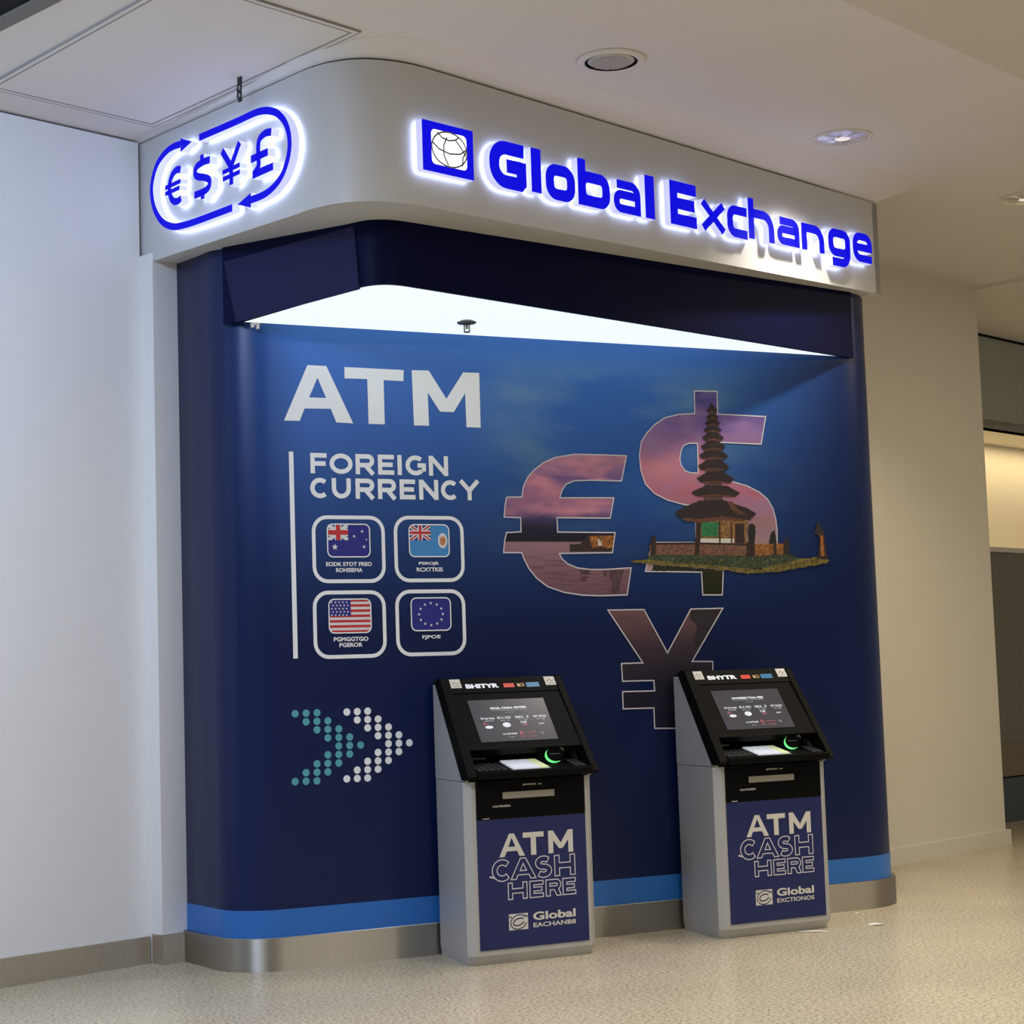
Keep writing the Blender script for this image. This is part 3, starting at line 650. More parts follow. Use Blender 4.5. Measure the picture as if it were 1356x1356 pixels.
def anchors(lst):   # list of (t, z) by arclength along OUT -> z per vertex
    d = [0]
    for i in range(1, len(OUT)): d.append(d[-1]+(OUT[i]-OUT[i-1]).length)
    res = []
    for s in d:
        for (s0, z0_), (s1, z1_) in zip(lst, lst[1:]):
            if s <= s1 or (s1, z1_) == lst[-1]:
                res.append(z0_+(z1_-z0_)*(s-s0)/(s1-s0)); break
    return res
LT = sum((OUT[i]-OUT[i-1]).length for i in range(1, len(OUT)))
def sL(p): return (Vector((p.x, p.y))-OUT[0]).length
def sF(p): return LT-(HR-Vector((p.x, p.y))).length
tp = [onpl(187, 190, L3, Nl3), onpl(380, 104, L3, Nl3)]; tf = [onpl(640, 111, F3, Nf3), onpl(1162, 271, F3, Nf3)]
bp_ = [onpl(200, 346.5, L3, Nl3), onpl(380, 289, L3, Nl3)]; bf = [onpl(640, 288.7, F3, Nf3), onpl(1165.5, 389.5, F3, Nf3)]
ZT = anchors([(sL(tp[0]), tp[0].z), (sL(tp[1]), tp[1].z), (sF(tf[0]), tf[0].z), (sF(tf[1]), tf[1].z)])
ZB = anchors([(sL(bp_[0]), bp_[0].z), (sL(bp_[1]), bp_[1].z), (sF(bf[0]), bf[0].z), (sF(bf[1]), bf[1].z)])
ZT = [min(z, ZC-.012) for z in ZT]
fas = thing('sign_fascia', 'white fascia with a rounded corner wrapping the booth top, carrying the lit signs', 'fascia', (4.6, 8.4, 3.6))
INN = out_pts(.05); n = len(OUT)
back = (HR+Vector((nD.x, nD.y))*1.2)
v = [(p.x, p.y, z) for p, z in zip(OUT, ZT)]+[(p.x, p.y, z) for p, z in zip(OUT, ZB)]+[(p.x, p.y, z) for p, z in zip(INN, ZT)]+[(p.x, p.y, z) for p, z in zip(INN, ZB)]
f = []
for i in range(n-1):
    f += [(i, i+1, n+i+1, n+i), (2*n+i, 3*n+i, 3*n+i+1, 2*n+i+1), (i, 2*n+i, 2*n+i+1, i+1), (n+i, n+i+1, 3*n+i+1, 3*n+i)]
f += [(0, n, 3*n, 2*n), (n-1, 3*n-1, 4*n-1, 2*n-1)]
fb_ = make('fascia_board', v, f, FASCIA, fas, smooth=True); fb_.data.set_sharp_from_angle(angle=radians(40))
# sloped ceiling margin closing the shadow gap above the board
cv_ = []
for i, p in enumerate(OUT):
    k_ = i/(n-1); gap = ZC-ZT[i]; wd = .03 if i < 6 else min(.03+.02*(i-5), .16)
    nn_ = (nl*(1-k_)+nf*k_) if 0 < i < n-1 else (nl if i == 0 else nf)
    nn_ = nn_.normalized(); q0 = p-nn_*.012; q1 = p+nn_*wd
    cv_.append(((q0.x, q0.y, ZT[i]+.010), (q1.x, q1.y, ZC-.0005)))
ep = HR+df*.30; eq = ep+nf*.16; cv_.append(((ep.x, ep.y, ZC-.0005), (eq.x, eq.y, ZC-.0005)))
make('ceiling_margin', [a_ for a_, _ in cv_]+[b2 for _, b2 in cv_], [(i, i+1, n+i+2, n+i+1) for i in range(n)], CEIL, cl_, smooth=True)
# end board on the right
v = [(HR.x, HR.y, ZT[-1]), (HR.x, HR.y, ZB[-1]), (back.x, back.y, ZB[-1]), (back.x, back.y, ZT[-1])]
e2 = Vector((df.x, df.y, 0))*-.05
v += [tuple(Vector(p)+e2) for p in v]
make('end_board', v, [(0, 1, 2, 3), (4, 7, 6, 5), (0, 4, 5, 1), (1, 5, 6, 2), (2, 6, 7, 3), (3, 7, 4, 0)], FASCIA, fas)
# soffit: from the board's lower edge back over the wall
inner = [INN[0], *INN[1:-1], INN[-1], back, Vector((6.9, 9.75)), Vector((2.75, 9.40))]
zi = [z+.004 for z in ZB]+[ZB[-1]+.004, 3.60, ZB[0]]
tri = tessellate_polygon([[Vector((p.x, p.y, 0)) for p in inner]])
k = len(inner); SOFT = [tuple(t) for t in tri]
v = [(p.x, p.y, z) for p, z in zip(inner, zi)]+[(p.x, p.y, z+.03) for p, z in zip(inner, zi)]
make('soffit', v, [tuple(t) for t in tri]+[tuple(i+k for i in t) for t in tri]+[(i, (i+1) % k, k+(i+1) % k, k+i) for i in range(k)], FASCIA, fas)
box('lid', 2.9, 6.6, 8.75, 9.3, 3.9, 3.93, FASCIA, fas)

# ================================================================== navy light canopy under the fascia
can = thing('light_canopy', 'dark navy canopy box with a glowing white underside above the ATM wall', 'light canopy', (4.4, 8.4, 3.2))
CA, CC = Vector((2.742, MD)), Vector((6.532, MD))
CB = Vector((3.165, 7.79))
cdl = (CB-CA).normalized(); cdf = (CC-CB).normalized()
CO_ = [CA-cdl*.085]+bez(CB-cdl*.14, CB, CB+cdf*.16, 8)+[CC]
def zbot(p): return 3.20+.052*min(1, max(0, (MD-p.y)/.85))
zb_ = [zbot(p) for p in CO_]
CI = [p+Vector((.02, .03)) for p in CO_]
nn = len(CO_)
def zsoff(p):   # height of the soffit's underside above a plan point
    for t in SOFT:
        a, c_, d_ = [inner[i] for i in t]; den = (c_.y-d_.y)*(a.x-d_.x)+(d_.x-c_.x)*(a.y-d_.y)
        if abs(den) < 1e-9: continue
        l0 = ((c_.y-d_.y)*(p.x-d_.x)+(d_.x-c_.x)*(p.y-d_.y))/den; l1 = ((d_.y-a.y)*(p.x-d_.x)+(a.x-d_.x)*(p.y-d_.y))/den
        if min(l0, l1, 1-l0-l1) > -1e-6: return l0*zi[t[0]]+l1*zi[t[1]]+(1-l0-l1)*zi[t[2]]
    return 3.59
v = [(p.x, p.y, zsoff(p)+.002) for p in CO_]+[(p.x, p.y, z) for p, z in zip(CO_, zb_)]
f = [(i, i+1, nn+i+1, nn+i) for i in range(nn-1)]
# inner faces give the valance a thickness
inn = [CA+Vector((.03, .0))]+[p+Vector((.012, .022)) for p in CO_[1:-1]]+[CO_[-1]-Vector((.06, 0))]
v += [(p.x, p.y, z) for p, z in zip(inn, zb_)]+[(p.x, p.y, z+.015) for p, z in zip(inn, zb_)]
f += [(nn+i, nn+i+1, 2*nn+i+1, 2*nn+i) for i in range(nn-1)]+[(2*nn+i, 2*nn+i+1, 3*nn+i+1, 3*nn+i) for i in range(nn-1)]
o = make('valance', v, f, CANOPY, can, smooth=True); o.data.set_sharp_from_angle(angle=radians(35))
tri = tessellate_polygon([[Vector((p.x, p.y, 0)) for p in inn]])
make('light_panel', [(p.x, p.y, z+.006) for p, z in zip(inn, zb_)], [tuple(t) for t in tri], DIFF, can)
# applied side panel on the left face
cn = Vector((cdl.y, -cdl.x)); cn = -cn if cn.dot(Vector((1, 0))) > 0 else cn
L0 = Vector((CA.x, CA.y, 0)); N0 = Vector((cn.x, cn.y, 0))
qs = [onpl(x, y, L0, N0) for x, y in ((298, 347), (470, 300), (477, 383), (314, 427))]
make('side_panel', [q+N0*.0 for q in qs]+[q+N0*.008 for q in qs], [(4, 5, 6, 7), (0, 1, 5, 4), (1, 2, 6, 5), (2, 3, 7, 6), (3, 0, 4, 7)], CANOPY2, can)
# sprinkler below the light panel, little bracket at the left tip
sp_ = onz(618, 428, 3.200)
sp = thing('fire_sprinkler', 'small grey fire sprinkler hanging from the glowing canopy panel', 'sprinkler', sp_)
vv, ff = lathe([(0, 0), (.046, -.002), (.052, .004), (.03, .014), (0, .018)], 20); make('escutcheon', vv, ff, GREYM, sp, True, True)
for s in (-1, 1):
    box('frame_arm', s*.014-.003, s*.014+.003, -.003, .003, -.045, .004, GREYM, sp, local=True)
vv, ff = lathe([(0, -.048), (.016, -.048), (.016, -.044), (0, -.044)], 16); make('deflector', vv, ff, GREYM, sp, True, True)
box('stem', -.005, .005, -.005, .005, -.03, .004, GREYM, sp, local=True)
bk = onz(338, 430, 3.185); bk.y = min(bk.y, MD-.02)
sc = thing('cable_clip', 'tiny white metal clip under the left tip of the glowing canopy', 'clip', bk)
box('plate', -.022, .020, -.012, .012, -.001, .006, PAPER, sc, local=True)
box('jaw', .006, .018, -.010, .010, -.020, -.001, PAPER, sc, local=True)
box('tongue', -.020, -.008, -.010, .010, -.014, -.001, PAPER, sc, local=True)

# ================================================================== illuminated company sign on the fascia front
sg = thing('company_sign', 'illuminated blue Global Exchange letters and globe logo on the white fascia', 'sign', (5.0, 8.05, 3.8))
FO = Vector((HF0.x, HF0.y, 0)); fd = Vector((df.x, df.y, 0)); fn = Vector((nf.x, nf.y, 0))
STAND = .058
def fpos(x, y):    # pixel on the letter faces -> (u, z)
    p = onpl(x, y, FO+fn*STAND, fn); return (p-FO).dot(fd), p.z
def fplace(u, w, d): p = FO+fd*u+fn*d; return (p.x, p.y, w)
c2 = crop(480, 0, 2.825); c3 = crop(876, 0, 2.825)
def lit(name, v2, faces, place, parent, d0=.016, d1=STAND, face=BLUEFACE, halo=HALO, facename='letter_face'):
    front, back_, sides = extr(v2, faces, place, d0, d1)
    nb = len(v2)
    o = make(name, front+back_, sides, RETURN, parent)
    make(facename, front, faces, face, o)
    if halo:
        lv = [place(u, w, d0) for u, w in v2]
        make('led_back', lv, [tuple(reversed(t)) for t in faces], halo, o)
    return o
def letter(ch, x0, x1, y0, y1, s):
    """strokes of the rounded-square sign alphabet inside a box (y0..y1 is the body height without tails)"""
    h = s/2; a, b_, c_, d_ = x0+h, x1-h, y0+h, y1-h; w = b_-a; H_ = d_-c_; r = min(w, H_)*.36; my = (c_+d_)/2
    P = []
    if ch == 'G':
        r = w*.42
        P = [[(b_+h*.6, d_)]+arc(a+r, d_-r, r, 90, 180)+arc(a+r, c_+r, r, 180, 270)+[(b_-h*.3, c_), (b_, c_+h*.3), (b_, my-.02*H_), (a+w*.45, my-.02*H_)]]
    elif ch == 'l': P = [[((x0+x1)/2, y0), ((x0+x1)/2, y1)]]; s = x1-x0
    elif ch == 'o': return [(rrect(a, b_, c_, d_, r), s, True)]
    elif ch == 'b':
        t = c_+(d_+h-c_)*.72-h
        return [([(a, y0), (a, y1)], s, False), (rrect(a, b_, c_, t, min(w, t-c_)*.36), s, True)]
    elif ch == 'a':
        m_ = c_+H_*.58; rr = (m_-c_)*.45
        P = [[(a+.02*w, d_)]+arc(b_-r, d_-r, r, 90, 0)+[(b_, y0)], [(b_, m_)]+arc(a+rr, m_-rr, rr, 90, 180)+arc(a+rr, c_+rr, rr, 180, 270)+[(b_, c_)]]
    elif ch == 'E': P = [[(x1, d_), (a, d_), (a, c_), (x1, c_)], [(a, my), (x1-.1*w, my)]]
    elif ch == 'x': P = [[(x0+h*.75, y1), (x1-h*.75, y0)], [(x1-h*.75, y1), (x0+h*.75, y0)]]; s *= .86
    elif ch == 'c': P = [[(x1, d_)]+arc(a+r, d_-r, r, 90, 180)+arc(a+r, c_+r, r, 180, 270)+[(x1, c_)]]
    elif ch in 'hn':
        t = d_ if ch == 'n' else c_+(d_+h-c_)*.72-h
        r = w*.40
        P = [[(a, y0), (a, y1)], [(a, t)]+arc(b_-r, t-r, r, 90, 0)+[(b_, y0)]]
    elif ch == 'g':
        m_ = y0+(y1-y0)*.26+h   # tail below the body
        return [(rrect(a, b_, m_, d_, min(w, d_-m_)*.36), s, True), ([(b_, d_-h)]+arc(b_-r, c_+r, r, 0, -90)+[(a+.05*w, c_)], s, False)]
    elif ch == 'e':
        P = [[(a, my), (b_-h*.5, my)], [(b_, my-h), (b_, d_-r)]+arc(b_-r, d_-r, r, 0, 90)+arc(a+r, d_-r, r, 90, 180)+arc(a+r, c_+r, r, 180, 270)+[(x1-.04*w, c_)]]
    return [(p, s, False) for p in P]
SPEC = [('G', c2, 475, 612, 525, 712), ('l', c2, 631, 668, 552, 724), ('o', c2, 686, 795, 614, 756), ('b', c2, 806, 925, 600, 781), ('a', c2, 940, 1040, 673, 806), ('l', c2, 1057, 1092, 654, 821),
        ('E', c3, 32, 130, 679, 851), ('x', c3, 147, 240, 750, 872), ('c', c3, 246, 320, 768, 892), ('h', c3, 325, 420, 742, 909), ('a', c3, 433, 515, 812, 924), ('n', c3, 524, 608, 834, 948), ('g', c3, 625, 706, 856, 1000), ('e', c3, 716, 787, 870, 984)]
for ch, cv, xa, xb, ya, yb in SPEC:
    sl_ = {'l': .22, 'E': .13, 'h': .16, 'b': .16}.get(ch, .16)
    xm, ym = (xa+xb)/2, (ya+yb)/2
    u0 = fpos(*cv(xa, ym))[0]; u1 = fpos(*cv(xb, ym))[0]
    # the boxes are those of sheared letters: the extremes lie on opposite corners
    k = {'x': .26, 'n': .18, 'h': .18, 'a': .12, 'E': .10, 'l': .2}.get(ch, .08)*(xb-xa)*.5
    z1 = fpos(*cv(xm, ya+k))[1]; z0 = fpos(*cv(xm, yb-k))[1]
    st = {'G': .066, 'E': .062, 'o': .058, 'b': .058, 'a': .045, 'x': .050, 'e': .046}.get(ch, .050)
    strokes = letter(ch, u0, u1, z0, z1, st)
    v2, f2 = merge([ribbon(p, w_, cl2) for p, w_, cl2 in strokes])
    lit('sign_letter', v2, f2, fplace, sg)
# logo square with white globe
lq = [fpos(*c2(x, y)) for x, y in ((222, 446), (413, 489), (417, 672), (226, 638))]
lx0 = (lq[0][0]+lq[3][0])/2; lx1 = (lq[1][0]+lq[2][0])/2; lz1 = (lq[0][1]+lq[1][1])/2; lz0 = (lq[2][1]+lq[3][1])/2
lg = lit('logo_panel', *fill2d([[(lx0, lz0), (lx1, lz0), (lx1, lz1), (lx0, lz1)]]), fplace, sg, facename='logo_face')
lw, lh = lx1-lx0, lz1-lz0
gx0, gx1, gz0, gz1 = lx0+lw*.17, lx1-lw*.14, lz0+lh*.16, lz1-lh*.15
v2, f2 = fill2d([rrect(gx0, gx1, gz0, gz1, lw*.07, 4)]); make('globe', [fplace(u, w, STAND+.002) for u, w in v2], f2, GLOBE, lg)
gl = []
def gp(u, w): return (gx0+(gx1-gx0)*u, gz0+(gz1-gz0)*w)
for path in (arc(.5, .5, .5, 0, 360, 36), [(.02, .62), (.2, .46), (.5, .38), (.8, .44), (.98, .60)], [(.16, .93), (.3, .80), (.5, .76), (.68, .82), (.78, .93)], [(.44, .85), (.34, .6), (.34, .3), (.46, .04)], [(.66, .84), (.84, .62), (.96, .42)], [(.98, .55), (.88, .35), (.86, .1)]):
    gl.append(ribbon([gp(*p) for p in path], .0075))
v2, f2 = merge(gl); make('globe_lines', [fplace(u, w, STAND+.004) for u, w in v2], f2, mat('globe_line_grey', (.18, .18, .20, 1), .5), lg)

# ================================================================== currency sign on the fascia's left face
cg = thing('currency_sign', 'illuminated blue loop of two arrows around four currency symbols on white fascia', 'sign', (2.7, 8.5, 3.8))
ld = Vector((dl.x, dl.y, 0)); LO = L3; ln = Nl3
def lpos(x, y):
    p = onpl(x, y, LO+ln*STAND, ln); return (p-LO).dot(ld), p.z
def lplace(u, w, d): p = LO+ld*u+ln*d; return (p.x, p.y, w)
ck = crop(160, 120, 5.215)
def smooth_path(pts, n=5):
    out = []
    for i in range(len(pts)-1):
        p0 = Vector(pts[max(i-1, 0)]); p1 = Vector(pts[i]); p2 = Vector(pts[i+1]); p3 = Vector(pts[min(i+2, len(pts)-1)])
        for j in range(n):
            t = j/n; out.append(tuple(.5*((2*p1)+(-p0+p2)*t+(2*p0-5*p1+4*p2-p3)*t*t+(-p0+3*p1-3*p2+p3)*t**3)))
    return out+[pts[-1]]
R_ = [(540, 325), (660, 273), (800, 212), (900, 165), (960, 143), (1020, 138), (1080, 158), (1130, 212), (1158, 290), (1165, 380), (1150, 480), (1110, 590), (1050, 670), (980, 722), (890, 757)]
L_ = [(770, 808), (660, 850), (540, 895), (430, 930), (350, 938), (280, 900), (230, 810), (212, 700), (222, 600), (255, 500), (310, 425), (360, 388), (412, 370)]
for path, tri_ in ((R_, [(805, 787), (898, 808), (898, 705)]), (L_, [(490, 352), (412, 328), (412, 425)])):
    pth = smooth_path([lpos(*ck(*p)) for p in path])
    tv = [lpos(*ck(*p)) for p in tri_]
    lit('arrow', *merge([ribbon(pth, .036), (tv, [(0, 1, 2)])]), lplace, cg, halo=HALO2, facename='arrow_face')
for ch, (xa, ya), (xb, yb), (xt, yt), (xq, yq) in (('€', (305, 665), (440, 610), (390, 530), (378, 785)), ('$', (498, 625), (628, 580), (562, 440), (560, 752)), ('¥', (690, 520), (832, 460), (760, 385), (765, 650)), ('£', (895, 470), (1050, 420), (985, 283), (972, 572))):
    u0 = lpos(*ck(xa, ya))[0]; u1 = lpos(*ck(xb, yb))[0]; z1 = lpos(*ck(xt, yt))[1]; z0 = lpos(*ck(xq, yq))[1]
    w_, h_2 = u1-u0, z1-z0; t_ = .037
    def U(a_, c_): return (u0+w_*a_, z0+h_2*c_)
    if ch == '€': ps = [[U(*p) for p in arc(.62, .5, .40, 62, 298, 20, .44)], [U(0, .585), U(.80, .585)], [U(0, .415), U(.74, .415)]]
    elif ch == '$': ps = [smooth_path([U(.92, .80), U(.55, .82), U(.20, .78), U(.12, .66), U(.24, .56), U(.62, .46), U(.86, .36), U(.84, .22), U(.60, .16), U(.06, .17)], 4), [U(.5, 1), U(.5, .80)], [U(.5, .18), U(.5, 0)]]
    elif ch == '¥': ps = [[U(.07, 1), U(.5, .48)], [U(.93, 1), U(.5, .48)], [U(.5, .52), U(.5, 0)], [U(.08, .42), U(.92, .42)], [U(.08, .24), U(.92, .24)]]
    else: ps = [smooth_path([U(.95, .90), U(.70, .94), U(.45, .88), U(.36, .72), U(.36, .40), U(.34, .20), U(.14, .06)], 4), [U(.02, .46), U(.78, .46)], [U(.08, .055), U(1, .055)]]
    lit('currency_glyph', *merge([ribbon(p, t_ if k_ == 0 or ch not in '€¥' or len(p) > 4 or (ch == '¥' and k_ < 3) else .023) for k_, p in enumerate(ps)]), lplace, cg, halo=HALO2, facename='glyph_face')

# ================================================================== cash machines
def place_xz(y): return lambda u, w, d=0: (u, y-d, w)
def cash_machine(cx, label, brandline, headline, var):
    T = thing('cash_machine', label, 'cash machine', (cx, 8.62, 0), 'cash machines in front of the booth wall')
    # local: x across, y = 0 back, -y towards the hall
    ys, yf = -.43, -.462
    def part(name, v, f, mt, par=T, smooth=False): return make(name, v, f, mt, par, smooth, True)
    # lower cabinet: drafted sides, chamfered front corners and bottom edge
    xs, xc, xb = .352, .320, .305
    plan = [(-xb, 0), (-xs, ys), (-xc, yf), (xc, yf), (xs, ys), (xb, 0)]
    zs = [(0.0, .030), (.048, 0.0), (.885, 0.0)]
    v = []; k = 6
    for z, e in zs:
        for (x, y) in plan: v.append((x-(e if x > 0 else -e)*(.4 if y < -.01 else .2), y+(e if y < -.01 else 0), z))
    f = []
    for r in range(2):
        for i in range(k):
            j = (i+1) % k; f.append((r*k+i, r*k+j, (r+1)*k+j, (r+1)*k+i))
    f += [tuple(range(k)), tuple(range(2*k, 3*k))]
    part('cabinet', v, f, SILVER)
    # chamfer strips look darker in the photo because they face sideways: same metal, own pieces
    # front panels
    def fbox(name, x0, x1, z0, z1, d, mt, par=T):
        vv, ff = boxvf(x0, x1, yf-d, yf, z0, z1); return part(name, vv, ff, mt, par)
    door = fbox('door', -.298, .300, .073, .698, .006, NAVYP)
    fasc = fbox('dispenser_panel', -.298, .300, .700, .885, .008, BLACK)
    def ftext(s, x0, x1, z0, z1, mt, par, off=.03, d=.0075, name='lettering', outline=0):
        v2, f2 = tobox(textvf(s, off, outline), x0, x1, z0, z1); return part(name, [(a_, yf-d, c_) for a_, c_ in v2], f2, mt, par)
    # ATM in drawn shapes
    def fpoly(name, pts, mt, par, d=.0075): return part(name, [(a_, yf-d, c_) for a_, c_ in pts], [tuple(t) for t in fill2d([pts])[1]], mt, par)
    z0, z1 = .514, .625
    def FX(x): return x-4.05
    xa = FX(3.866)
    A2 = [[(xa, z0), (xa+.056, z1), (xa+.083, z1), (xa+.140, z0), (xa+.110, z0), (xa+.098, z0+.026), (xa+.041, z0+.026), (xa+.029, z0)], [(xa+.050, z0+.047), (xa+.089, z0+.047), (xa+.0695, z0+.091)]]
    v2, f2 = fill2d(A2); part('lettering', [(p[0], yf-.0075, p[1]) for p in v2], f2, PRINTG, door)
    t0 = xa+.131
    fpoly('lettering', [(t0, z1-.025), (t0, z1), (t0+.115, z1), (t0+.115, z1-.025), (t0+.072, z1-.025), (t0+.072, z0), (t0+.043, z0), (t0+.043, z1-.025)], PRINTG, door)
    m0 = xa+.271
    fpoly('lettering', [(m0, z0), (m0, z1), (m0+.027, z1), (m0+.069, z1-.062), (m0+.111, z1), (m0+.138, z1), (m0+.138, z0), (m0+.111, z0), (m0+.111, z1-.048), (m0+.079, z0+.022), (m0+.059, z0+.022), (m0+.027, z1-.048), (m0+.027, z0)], PRINTG, door)
    def loops(ch, x0, x1, y0, y1, t):
        w = x1-x0; H_ = y1-y0; my = (y0+y1)/2; mx_ = (x0+x1)/2; h = t/2
        def rl(path): 
            v_, _ = ribbon(path, t); n_ = len(v_)//2; return [v_[:n_]+v_[n_:][::-1]]
        if ch == 'H': return [[(x0, y0), (x0, y1), (x0+t, y1), (x0+t, my+h), (x1-t, my+h), (x1-t, y1), (x1, y1), (x1, y0), (x1-t, y0), (x1-t, my-h), (x0+t, my-h), (x0+t, y0)]]
        if ch == 'E': return [[(x0, y0), (x0, y1), (x1, y1), (x1, y1-t*.85), (x0+t, y1-t*.85), (x0+t, my+h*.85), (x1-.1*w, my+h*.85), (x1-.1*w, my-h*.85), (x0+t, my-h*.85), (x0+t, y0+t*.85), (x1, y0+t*.85), (x1, y0)]]
        if ch == 'A': return [[(x0, y0), (mx_-t*.55, y1), (mx_+t*.55, y1), (x1, y0), (x1-t*1.1, y0), (x1-t*1.1-.07*w, y0+.20*H_), (x0+t*1.1+.07*w, y0+.20*H_), (x0+t*1.1, y0)], [(mx_, y1-.26*H_), (mx_-.13*w, y0+.40*H_), (mx_+.13*w, y0+.40*H_)]]
        if ch == 'C': return rl(arc(mx_+.04*w, my, w/2-h, 45, 315, 24, H_/2-h))
        if ch == 'S':
            ry = (H_-t)/4; rx_ = w/2-h
            return rl(arc(mx_, y1-h-ry, rx_, 38, 268, 14, ry)+arc(mx_, y0+h+ry, rx_, 88, -142, 14, ry))
        m_ = y0+.36*H_; r = (y1-m_)/2
        return [[(x0, y0), (x0, y1)]+arc(x1-r-.02*w, y1-r, r, 90, -60, 10)+[(x1, y0), (x1-t*1.15, y0), (mx_+.04*w, m_), (x0+t, m_), (x0+t, y0)], [(x0+t, y1-t*.85)]+arc(x1-r-.02*w, y1-r, r-t*.85, 90, -90, 8)+[(x0+t, m_+t*.85)]]
    for ch, xa_, xb_, za, zb2 in (('C', 3.821, 3.928, .398, .502), ('A', 3.926, 4.062, .402, .502), ('S', 4.062, 4.150, .400, .504), ('H', 4.168, 4.281, .402, .502), ('H', 3.909, 4.011, .307, .386), ('E', 4.027, 4.100, .307, .386), ('R', 4.116, 4.200, .307, .386), ('E', 4.210, 4.281, .307, .386)):
        v2, f2 = merge([ribbon(l_, .0048, True) for l_ in loops(ch, FX(xa_), FX(xb_), za, zb2, .026 if za > .39 else .022)])
        part('lettering', [(p[0], yf-.008, p[1]) for p in v2], f2, LINEW, door)
    fpoly('lettering', [(FX(3.806), .424), (FX(3.818), .427), (FX(3.838), .418), (FX(3.838), .413), (FX(3.816), .418)], LINEW, door)
    # logo
    lg = fpoly('logo', [(FX(3.907), .158), (FX(4.011), .158), (FX(4.011), .236), (FX(3.907), .236)], PRINTG, door)
    for rx, rz, w_ in ((.030, .016, .006), (.044, .034, .005)):
        pt = [(FX(3.960)+a_*cos(.25)-c_*sin(.25), .196+a_*sin(.25)+c_*cos(.25)) for a_, c_ in arc(0, 0, rx, 20, 335, 24, rz)]
        v2, f2 = ribbon(pt, w_); part('logo_line', [(p[0], yf-.0085, p[1]) for p in v2], f2, NAVYP, lg)
    for sx_ in (3.916, 4.002):
        v2, f2 = ribbon([(FX(sx_)-.008, .226), (FX(sx_)+.008, .218)], .005); part('logo_line', [(p[0], yf-.0085, p[1]) for p in v2], f2, NAVYP, lg)
    ftext('Global', FX(4.040), FX(4.276), .196, .236, PRINTG, door, .03)
    ftext(brandline, FX(4.040), FX(4.276), .162, .184, PRINTG, door, .02)
    # dispenser: slot, labels
    STRIPE = mat('dispenser_shutter', (.30, .285, .24, 1), .45, .2, noise=.12, nscale=60, stretch=(8, 1, .5))
    sl0 = fbox('cash_slot', FX(3.885), FX(4.183), .790, .834, .012, BLACKM)
    fbox('shutter', FX(3.892), FX(4.177), .796, .828, .0135, STRIPE, sl0)
    ftext('CAUTELEEIIA', FX(3.838), FX(3.936), .757, .766, PRINTG, fasc, .02, .0095)
    ftext('JEIIEEEI. ea', FX(4.004), FX(4.110), .854, .864, PRINTG, fasc, .02, .0095)
    vv, ff = boxvf(FX(4.0), FX(4.11), yf-.011, yf-.008, .838, .846); part('panel_rib', vv, ff, BLACKM, fasc)
    v2, f2 = ribbon(rrect(-.285, .270, .742, .878, .004, 2), .003, True); part('panel_joint', [(a_, yf-.009, c_) for a_, c_ in v2], f2, BLACKM, fasc)
    fpoly('lock_mark', [(-.268, .703), (-.232, .703), (-.232, .706), (-.268, .706)], PRINTG, fasc, .0095)
    # head: silver side cheeks following the slope
    P0 = Vector((0, -.52, .93)); P1 = Vector((0, -.17, 1.39)); sd = (P1-P0)
    def sp(t, out=0): # point on the sloped front
        nrm = Vector((0, -.46, .35)).normalized(); return P0+sd*t+nrm*out
    def cheek(name, x0, x1, prof, mt, taper=.0):
        n_ = len(prof); v = [(x0+taper*(1 if x0 < 0 else -1)*(1+y_/.52), y_, z_) for y_, z_ in prof]+[(x1+taper*(1 if x1 < 0 else -1)*(1+y_/.52), y_, z_) for y_, z_ in prof]
        tr = tessellate_polygon([[Vector((y_, z_, 0)) for y_, z_ in prof]])
        return part(name, v, [tuple(t) for t in tr]+[tuple(n_+i for i in t) for t in tr]+[(i, (i+1) % n_, n_+(i+1) % n_, n_+i) for i in range(n_)], mt)
    side = [(0, .888), (-.455, .888), (-.475, .915), (-.145, 1.350), (-.09, 1.362), (0, 1.362)]
    cheek('side_panel', -.352, -.338, side, SILVER, .045); cheek('side_panel', .338, .352, side, SILVER, .045)
    # black surround cheeks, thicker, running along the slope
    blk = [(-.440, .896), (-.515, .896), (-.535, .915), (-.185, 1.388), (-.15, 1.395), (-.10, 1.375)]
    cheek('bezel_side', -.366, -.318, blk, BLACK, .028); cheek('bezel_side', .318, .352, blk, BLACK, .028)
    # back shell, sloped screen slab, top cap
    shell = [(0, .888), (-.44, .888), (-.30, .90), (-.30, 1.03), (-.11, 1.372), (0, 1.372)]
    cheek('shell', -.335, .335, shell, BLACKM, .03)
    def slab(name, t0, t1, x0, x1, o0, o1, mt, par=T):
        q = [sp(t0, o0), sp(t1, o0), sp(t1, o1), sp(t0, o1)]
        v = [(x0, a_.y, a_.z) for a_ in q]+[(x1, a_.y, a_.z) for a_ in q]
        return part(name, v, [(0, 1, 2, 3), (7, 6, 5, 4), (0, 4, 5, 1), (1, 5, 6, 2), (2, 6, 7, 3), (3, 7, 4, 0)], mt, par)
    bez_ = slab('bezel', .235, 1.0, -.318, .318, -.05, 0, BLACK)
    slab('header_panel', .835, .985, -.312, .312, 0, .004, BLACKM, bez_)
    SCR = mat('screen_lit', (.02, .02, .025, 1), .25, emit=srgb(52, 52, 62), es=.75)
    x0, x1 = -.235, .192
    scr = slab('screen', .31, .755, x0, x1, 0, .003, SCR)
    def sflat(name, v2, f2, mt, par, o_=.004):
        return part(name, [(u, sp(t, o_).y, sp(t, o_).z) for u, t in v2], f2, mt, par)
